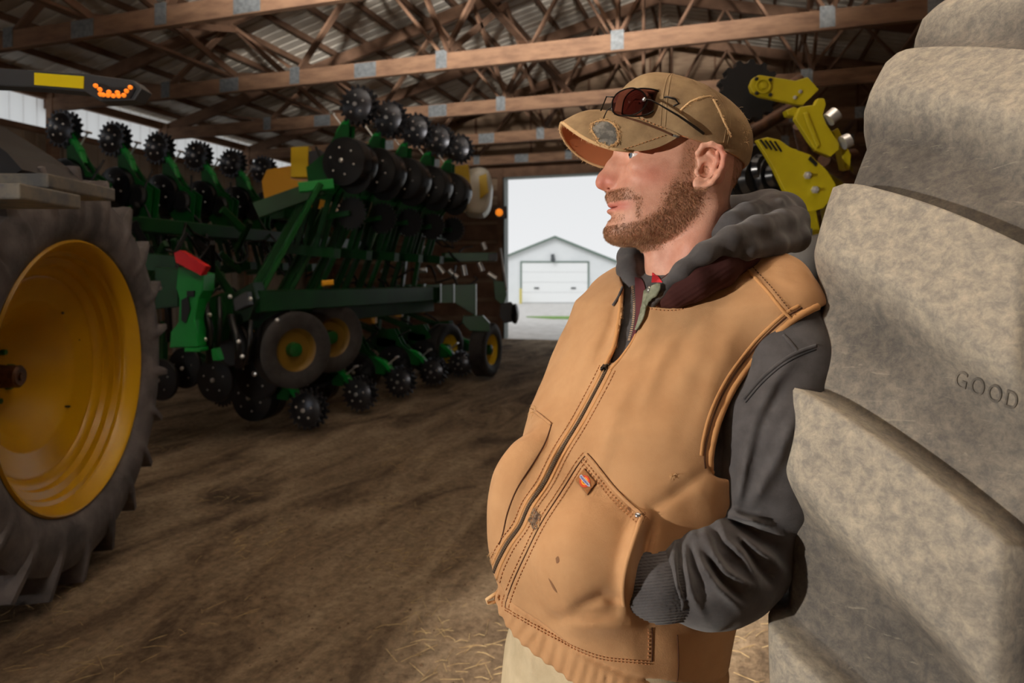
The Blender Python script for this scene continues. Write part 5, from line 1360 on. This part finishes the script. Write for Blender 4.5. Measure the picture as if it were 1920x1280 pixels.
# sleeve seams
seam('sleeve_seam', [(1468,628),(1480,640),(1492,655),(1496,660)], [ob], .0022, m_hood, hoodie, 0)
seam('sleeve_seam', [(1530,648),(1496,660),(1462,680),(1425,712),(1394,748)], [ob], .0026, m_hood, hoodie, 0)
seam('sleeve_seam', [(1530,655),(1497,668),(1464,688),(1428,720),(1398,755)], [ob], .0008, mat('dark_seam', rgb(40,38,40), .95), hoodie, .0004)
seam('cuff_seam', [(1234,1026),(1242,1050),(1246,1090),(1240,1130),(1236,1158)], [ob], .0020, m_hood, hoodie, .0)
# pockets
PK = [(1099,852),(1112,866),(1132,892),(1155,920),(1180,945),(1203,965)]
seam('pocket_edge', PK, [vb], .0024, m_vest, vest, .0005)
seam('seam_groove', [(x+2.5, y-2) for x, y in PK], [vb], .0009, m_groove, vest, .0002)
stitches('stitching', [(x-6, y+9) for x, y in PK], [vb], m_thread, vest)
stitches('stitching', [(x-10, y+14) for x, y in PK], [vb], m_thread, vest)
PE = [(1099,852),(1082,874),(1050,925),(1015,980),(985,1040),(962,1090),(949,1128),(948,1140)]
seam('seam_groove', PE, [vb], .0009, m_groove, vest, .0)
stitches('stitching', [(x+7, y+3) for x, y in PE], [vb], m_thread, vest)
stitches('stitching', [(x-6, y-3) for x, y in PE], [vb], m_thread, vest)
seam('pocket_edge', [(1203,968),(1196,990),(1186,1020),(1174,1060),(1168,1100),(1170,1135)], [vb], .0030, m_vest, vest, .0)
FP = [(1002,770),(1012,778),(1034,796),(1022,830),(1000,868),(970,915),(952,960),(943,1000),(936,1020)]
seam('pocket_edge', FP[:3], [vb], .0024, m_vest, vest, 0); seam('seam_groove', [(x+1, y-2) for x, y in FP[:3]], [vb], .0008, m_groove, vest, .0002)
seam('seam_groove', FP[2:], [vb], .0010, m_groove, vest, .0)
HB = [(947,1138),(980,1158),(1030,1186),(1080,1212),(1130,1230),(1180,1236),(1222,1240)]
stitches('stitching', HB, [vb], m_thread, vest); stitches('stitching', [(x, y+5) for x, y in HB], [vb], m_thread, vest)
seam('seam_groove', [(1222,1176),(1223,1205),(1222,1240)], [vb], .0010, m_groove, vest, .0)
stitches('stitching', [(1215,1178),(1216,1205),(1215,1236)], [vb], m_thread, vest)
seam('seam_groove', [(1270,1190),(1272,1240),(1270,1275)], [vb], .0009, m_groove, vest, .0)
# rivet
h = hitn([vb], 1196, 966, .001)
b = MB(); b.lathe(V3(W(*h[0])), V3(W(*h[1])), [(0,.0022),(.002,.002),(.0038,.0008),(.004,-.001)], 20); b.build('rivet', mat('steel_rivet', rgb(190,194,200), .25, metal=.9), vest, True)
# frays: little loose threads
def frays(name, pts, n, ln, seed, bvhs=None, m=m_fray, parent=None, spread=3, r=.0004):
    rg = random.Random(seed); b = MB(); P = resamp(pts, 1.0)
    for i in range(n):
        x, y = P[rg.randrange(len(P))]; x += rg.gauss(0, spread); y += rg.gauss(0, spread)
        h = hit(bvhs or [vb], x, y, .0003)
        if not h: continue
        p = h[0]; nv = h[1]; t = Vector((rg.gauss(0, 1), rg.gauss(0, 1), rg.gauss(0, 1))).normalized()
        l = ln*rg.uniform(.4, 1.2); p1 = p+(nv*.5+t*.7)*l*.5; p2 = p1+(t+Vector((0,0,-.6)))*l*.5
        b.tube([W(*p), W(*p1), W(*p2)], [r, r*.8, r*.4], 4, cap=False)
    o = b.build(name, m, parent, True); o['kind'] = 'stuff'; return o
frays('frayed_threads', [(1202,962),(1206,975)], 26, .006, 1, parent=vest, m=m_vestd)
frays('frayed_threads', [(1000,768),(1004,772)], 30, .008, 2, parent=vest)
frays('frayed_threads', [(920,1035),(924,1042)], 20, .008, 3, parent=vest)
frays('frayed_threads', [(1258,892),(1264,888)], 14, .005, 4, parent=vest, m=m_fray)
# torn hole by the zip
hole = patch('torn_hole', [(996,962),(1001,952),(1008,960),(1014,966),(1012,976),(1006,978),(1008,990),(1000,992),(996,982),(990,974)], [vb], .0008, mat('hole_dark', rgb(60,40,30), .95, col2=rgb(150,124,100), scale=200), vest, 3)
frays('frayed_threads', [(996,962),(1004,954),(1013,966),(1008,988),(994,976),(996,962)], 60, .004, 5, parent=vest, spread=1.2)
# small stains
for pts in ([(1042,1046),(1047,1042),(1049,1052),(1044,1056)], [(1028,1083),(1034,1090),(1045,1110),(1038,1104)], [(1176,950),(1182,952),(1180,960)]):
    patch('stain', pts, [vb], .0004, mat('oil_stain', rgb(140,98,66), .8), vest, 3)
# woven label: brown diamond with a red/orange horseshoe and blue name bar
lab = patch('woven_label', [(1096,879),(1118,906),(1102,928),(1079,900)], [vb], .0012, mat('label_brown', rgb(168,112,62), .8, col2=rgb(150,96,52), scale=200), vest, 3, False, .001)
seam('label_edge', [(1096,879),(1107,892.5),(1118,906)], [vb], .0006, m_groove, lab, .0014); seam('label_edge', [(1118,906),(1110,917),(1102,928)], [vb], .0008, m_groove, lab, .0010)
def arcring(cx, cy, r0, r1, a0, a1, off, m, nm):
    pts = [(cx+r1*math.cos(a0+(a1-a0)*i/10)*0.82, cy+r1*math.sin(a0+(a1-a0)*i/10)) for i in range(11)]+[(cx+r0*math.cos(a1-(a1-a0)*i/10)*0.82, cy+r0*math.sin(a1-(a1-a0)*i/10)) for i in range(11)]
    ro = patch(nm, pts, [vb], off, m, lab, 1.2, False)
m_lr = mat('logo_red', rgb(214,70,36), .7); m_lo = mat('logo_orange', rgb(250,160,50), .7); m_lb = mat('logo_blue', rgb(76,84,160), .7); m_lw = mat('logo_silver', rgb(205,205,215), .6)
for a_ in (0, PI/2, PI, 1.5*PI): arcring(1097.5, 904, 8.0, 12, a_, a_+PI/2+.02, .0029, m_lr, 'logo_ring'); arcring(1097.5, 904, 4.5, 8.0, a_, a_+PI/2+.02, .0030, m_lo, 'logo_ring')
patch('logo_bar', [(1088,893),(1092,891),(1107,909),(1107,915),(1103,914),(1088,897)], [vb], .0035, m_lw, lab, 2, False)
patch('logo_bar', [(1089.5,894.5),(1091.5,893),(1105.5,910),(1105,913),(1103,912),(1089.5,896.5)], [vb], .0039, m_lb, lab, 2, False)
tv_, tf_ = text_poly('Dickies', 1.0, 0.0)
mx_ = max(p[0] for p in tv_); V_ = []
for x, y, z in tv_:
    s = x/mx_; h = hitn([vb], 1090.6+14.0*s+3.0*y, 896.2+15.4*s-4.6*y, .0043); V_.append(W(*h[0]))
b = MB(); b.add(V_, tf_); b.build('logo_lettering', m_lw, lab)
# zip end tab at the lower left
h = hitn([vb], 945, 1112, 0); q0 = Vector(h[0])
while True:
    x_ = 960+FPX*q0.x/q0.y; h = hit([vb], x_-3, 1112, 0)
    if not h: break
    q0 = Vector(h[0])
tab = [q0+Vector((dx, dw, dz)) for dx, dw, dz in ((.006,.004,.002),(-.006,-.002,-.003),(-.014,-.003,-.008),(-.012,-.003,-.013),(-.004,-.002,-.012),(.004,.004,-.011))]
b = MB(); b.tube([W(*p) for p in tab], .0035, 8, flat=.6); b.build('zip_end_tab', m_fray, vest, True)
# ================================================================ cap
cpt = parent = None
tau = math.radians(17.2)
CF = Vector((-math.cos(tau), 0, math.sin(tau))); CU_ = Vector((math.sin(tau), 0, math.cos(tau))); CLv = Vector((0, -1, 0))
CC = Vector((px2(1277), WM, pz2(271)))
def crown_pt(ph, ps, off=0.0):
    # ph round the head (0 = front), ps up from the band
    ca, sa = math.cos(ph), math.sin(ph); e = 2/2.25
    A = (.1075 if ca > 0 else .1045)+off; B = .0862+off; H = .094+off
    c = max(0, math.cos(ps)); s = math.sin(ps)
    cc = c**e; ss = (abs(s)**e)*(1 if s >= 0 else -1)
    q = 2.25; rr = 1.0/((abs(ca)/A)**q+(abs(sa)/B)**q)**(1/q)
    r = rr*cc; z = H*ss
    wf_ = .5+.5*ca; fx = r*ca+0.36*(wf_*max(0, z)+(1-wf_)*H*max(0, z/H)**4); y = r*sa
    if s < 0: r *= 1.0; z = z*0.30; fx = r*ca
    n = 0.0010*mn.noise(Vector((ph*3, ps*5, 1)))+0.0007*math.cos(6*ph)*-c
    return CC+CF*(fx+n*ca)+CLv*(y+n*sa)+CU_*z
NPH, NPS = 144, 44
V = []; 
for j in range(NPS+1):
    ps = -0.30+(PI/2+0.30)*j/NPS
    for i in range(NPH): V.append(tuple(crown_pt(2*PI*i/NPH, ps)))
V = np.array(V); F = np.array([(j*NPH+i, j*NPH+(i+1) % NPH, (j+1)*NPH+(i+1) % NPH, (j+1)*NPH+i) for j in range(NPS) for i in range(NPH)])
capo = mk('cap', V, F, m_cap, man); cbv = bvh_of(V, F); CB = [cbv]
so = capo.modifiers.new('s', 'SOLIDIFY'); so.thickness = 0.002; so.offset = -1
# brim
def brim_pt(s, r, off=0.0):
    a = abs(s)
    ua = CC.x-.1075*math.cos(min(1, a)*1.36)*0.985; wa = WM-(-1 if s < 0 else 1)*(-.0862*math.sin(min(1, a)*1.36)) if False else WM+math.copysign(.0868*math.sin(a*1.36), s)
    za = CC.z+(-(ua-CC.x))*math.tan(tau)*0.98+0.003+0.010*(1-a)-0.014*a**3
    uf = px2(1052)+.100*(1-max(0, 1-a**2.7)**0.5); wf = WM+math.copysign(.078*a**0.85, s)
    zf = pz2(233)-.057*a**2
    u = ua+(uf-ua)*r; w = wa+(wf-wa)*r; z = za+(zf-za)*r+0.012*math.sin(PI*r)*(1-a*a)-0.006*math.sin(PI*r)*a*a
    return Vector((u, w, z+off))
NS, NR = 64, 26
def sheet(off):
    out = []
    for j in range(NR+1):
        for i in range(NS+1):
            s_, r_ = -1+2*i/NS, j/NR; p = brim_pt(s_, r_)
            a_ = brim_pt(min(1, s_+.02), r_)-brim_pt(max(-1, s_-.02), r_); c_ = brim_pt(s_, min(1, r_+.02))-brim_pt(s_, max(0, r_-.02))
            n_v = a_.cross(c_).normalized()
            if n_v.dot(p+Vector((0, 0, .12))-Vector((px2(1180), WM, pz2(290)))) < 0: n_v = -n_v
            q = p-Vector((px2(1190), WM, pz2(300)))
            if n_v.dot(q) < 0: n_v = -n_v
            out.append(tuple(p+n_v*off))
    return np.array(out)
def sheet_old(off): return np.array([tuple(brim_pt(-1+2*i/NS, j/NR, off)) for j in range(NR+1) for i in range(NS+1)])
FB = np.array([(j*(NS+1)+i, j*(NS+1)+i+1, (j+1)*(NS+1)+i+1, (j+1)*(NS+1)+i) for j in range(NR) for i in range(NS)])
VB = sheet(.0018); brim = mk('brim', VB, FB, m_cap, capo); bb_ = bvh_of(VB, FB); CB.append(bb_)
VU = sheet(-.0018); mk('brim_underside', VU, FB, m_capin, brim)
edge = [brim_pt(-1+2*i/60, 1.0) for i in range(61)]
b = MB(); b.tube([W(*p) for p in edge], .0026, 8); b.build('brim_edge', m_fray, brim, True)
rg = random.Random(21); b = MB()
for i in range(420):
    s = rg.uniform(-1, 1); p = brim_pt(s, 1.0)+Vector((rg.gauss(0, .0008), rg.gauss(0, .0008), rg.gauss(0, .0015))); t = Vector((rg.gauss(-.5, .7), rg.gauss(0, .8), rg.gauss(-.2, .9))).normalized(); l = rg.uniform(.001, .0042)
    b.tube([W(*p), W(*(p+t*l*.6)), W(*(p+t*l+Vector((0, 0, -.0012))))], [.00035, .0003, .00015], 4, cap=False)
o = b.build('frayed_threads', m_fray, brim); o['kind'] = 'stuff'
# crown seams, button, band edge
for a in (0.0, 1.03, -1.03, 2.1, -2.1, PI):
    for da in (-.035, .035):
        pts = [crown_pt(a+da*min(1, math.cos(PI/2*k/20)*1.5+.1), -0.1+(PI/2+.02)*k/20, .0006) for k in range(20)]
        b = MB(); b.tube([W(*p) for p in pts], .0021, 6); b.build('crown_seam', m_cap, capo, True)
top = crown_pt(0, PI/2)
b = MB(); b.lathe(V3(W(*top)), V3(W(*CU_)), [(0,.004),(.004,.0035),(.006,.001),(.006,-.001)], 16); b.build('button', m_cap, capo, True)
b = MB(); b.tube([W(*crown_pt(2*PI*i/90, -.28, .0004)) for i in range(91)], .0018, 8); b.build('sweatband_edge', m_capin, capo, True)
for pp in ([(1152,214),(1180,222),(1215,234),(1245,246),(1262,254)], ): seam('brim_joint', pp, CB, .0016, m_groove, capo, 0)
stitches('stitching', [(1068,243),(1100,268),(1135,283),(1175,278),(1215,265),(1250,253)], CB, m_thread, brim)
stitches('stitching', [(1190,218),(1210,227),(1235,237),(1250,242)], CB, m_thread, capo)
seam('strap', [(1262,254),(1290,262),(1312,272),(1322,278)], CB, .0016, m_camo, capo, .0004)
# worn patch on the brim
PT = [(1112,232),(1120,228),(1132,226),(1146,230),(1156,240),(1160,254),(1158,266),(1150,272),(1142,276),(1132,271),(1122,268),(1117,256),(1109,244)]
pat = patch('worn_patch', PT, CB, .0006, m_camo, brim, 4)
frays('frayed_threads', PT+[PT[0]], 520, .0042, 31, CB, m_fray, brim, 1.6, .0004)
seam('patch_edge', PT+[PT[0]], CB, .0013, m_fray, brim, .0002)
# torn panel on the side
TP = [(1274,212),(1292,196),(1312,188),(1332,186),(1342,200),(1352,222),(1366,250),(1350,252),(1330,246),(1305,236),(1288,226)]
tp_ = patch('torn_panel', TP, CB, .0009, m_camo, capo, 4)
patch('torn_panel', [(1268,246),(1284,240),(1302,246),(1325,262),(1316,268),(1292,260)], CB, .0009, m_camo, capo, 4)
frays('frayed_threads', [(1274,210),(1292,194),(1312,185),(1332,182)], 260, .005, 32, CB, m_fray, capo, 1.2, .00045)
frays('frayed_threads', [(1336,188),(1346,206),(1356,228),(1368,256)], 260, .005, 33, CB, m_fray, capo, 1.2, .00045)
seam('torn_edge', [(1274,210),(1292,194),(1312,185),(1332,182)], CB, .0022, m_fray, capo, .001); seam('torn_edge', [(1336,188),(1346,206),(1356,228),(1369,257)], CB, .0022, m_fray, capo, .001)
frays('frayed_threads', [(1384,200),(1394,235),(1398,270)], 120, .008, 34, CB, m_fray, capo, 4, .0003)
# ---- sunglasses pushed up on the cap
ml = bpy.data.materials.new('tinted_lens'); ml.use_nodes = True; N = ml.node_tree.nodes; L = ml.node_tree.links; N.remove(N['Principled BSDF'])
t1 = N.new('ShaderNodeBsdfTransparent'); t1.inputs[0].default_value = (0.58, 0.40, 0.42, 1); t2 = N.new('ShaderNodeBsdfGlossy'); t2.inputs['Roughness'].default_value = 0.04; t2.inputs[0].default_value = (.9,.8,.85,1)
fr = N.new('ShaderNodeFresnel'); fr.inputs[0].default_value = 1.6; mxs = N.new('ShaderNodeMixShader'); L.new(fr.outputs[0], mxs.inputs[0]); L.new(t1.outputs[0], mxs.inputs[1]); L.new(t2.outputs[0], mxs.inputs[2]); L.new(mxs.outputs[0], N['Material Output'].inputs[0])
h0 = hit(CB, 1200, 200, .01)
sg = thing('sunglasses', 'wire-framed tinted sunglasses pushed up on the front of the tan cap', 'sunglasses', W(*h0[0]))
LA = [(1147,200),(1149,188),(1156,176),(1170,168),(1187,165),(1203,171),(1211,181),(1213,192),(1204,206),(1190,215),(1172,217),(1158,216),(1149,209)]
LB = [(1166,214),(1170,188),(1182,172),(1198,166),(1222,167),(1236,172),(1242,182),(1238,191),(1230,203),(1221,211),(1205,217),(1184,218)]
def lens(pts, w0, wslope, nm):
    B_ = resamp(pts, 3, True); c = (sum(p[0] for p in B_)/len(B_), sum(p[1] for p in B_)/len(B_)); V = []; 
    def wf(x, y): return w0+wslope*(x-c[0])/60.0+.0035*(((x-c[0])/30)**2+((y-c[1])/30)**2)
    rings = 7
    for k in range(rings+1):
        f = k/rings
        for p in B_: x = c[0]+(p[0]-c[0])*f; y = c[1]+(p[1]-c[1])*f; V.append(Lw(x, y, wf(x, y)))
    n = len(B_); F = [(k*n+i, k*n+(i+1) % n, (k+1)*n+(i+1) % n, (k+1)*n+i) for k in range(rings) for i in range(n)]
    me = bpy.data.meshes.new(nm); me.from_pydata([W(*v) for v in V], [], F); o = finish('lens', me, ml, sg, True)
    s_ = o.modifiers.new('s', 'SOLIDIFY'); s_.thickness = .0015
    b = MB(); P = [W(*Lw(p[0], p[1], wf(*p))) for p in B_]; b.tube(P+[P[0]], .0011, 6); b.build('lens_rim', m_metal, o, True)
    return wf
hb = hit(CB, 1230, 190, 0)[0]; ha = hit(CB, 1200, 200, 0)[0]; hc = hit(CB, 1180, 195, 0)[0]
wB = lens(LB, min(hb.y, hit(CB, 1205, 200, 0)[0].y)-.010, .012, 'lens')
wA = lens(LA, ha.y-.030, .006, 'lens')
ho = lambda x, y, o: hitn(CB, x, y, o)[0]
b = MB(); P = [Vector(Lw(1208, 186, wA(1208,186)-.002))]; 
for i, (x, y) in enumerate([(1225,196),(1240,204),(1256,213),(1271,221),(1288,232),(1303,242),(1318,252)]): P.append(ho(x, y, .017-.0021*i))
b.tube([W(*p) for p in P], [.0013,.0014,.0016,.002,.0022,.0026,.0030,.0028], 8, flat=.7); b.build('temple', m_metal, sg, True)
b = MB(); P = [Vector(Lw(1240, 184, wB(1240,184))), ho(1250, 186, .006), ho(1266, 188, .003), ho(1272, 196, .002), ho(1262, 200, .002)]
b.tube([W(*p) for p in P], .0015, 8); b.build('temple', m_metal, sg, True)
b = MB(); b.lathe(V3(W(*Lw(1208, 186, wA(1208,186)-.003))), V3(W(0,-1,0)), [(0,.002),(.002,.0015),(.0028,0),(.0028,-.002)], 12); b.build('hinge', m_zinc, sg, True)
b = MB(); p0 = Vector(Lw(1150, 182, wA(1150,182))); p1 = p0+Vector((-.008, .012, .004)); p2 = p0+Vector((-.014, .03, -.012))
b.tube([W(*p0), W(*p1), W(*p2)], .0011, 6); p3 = Vector(Lw(1148, 200, wA(1148,200))); b.tube([W(*p3), W(*(p3+Vector((-.007,.006,-.004)))), W(*(p3+Vector((-.011,.012,-.014))))], .0009, 6); b.build('nose_bridge', m_metal, sg, True)
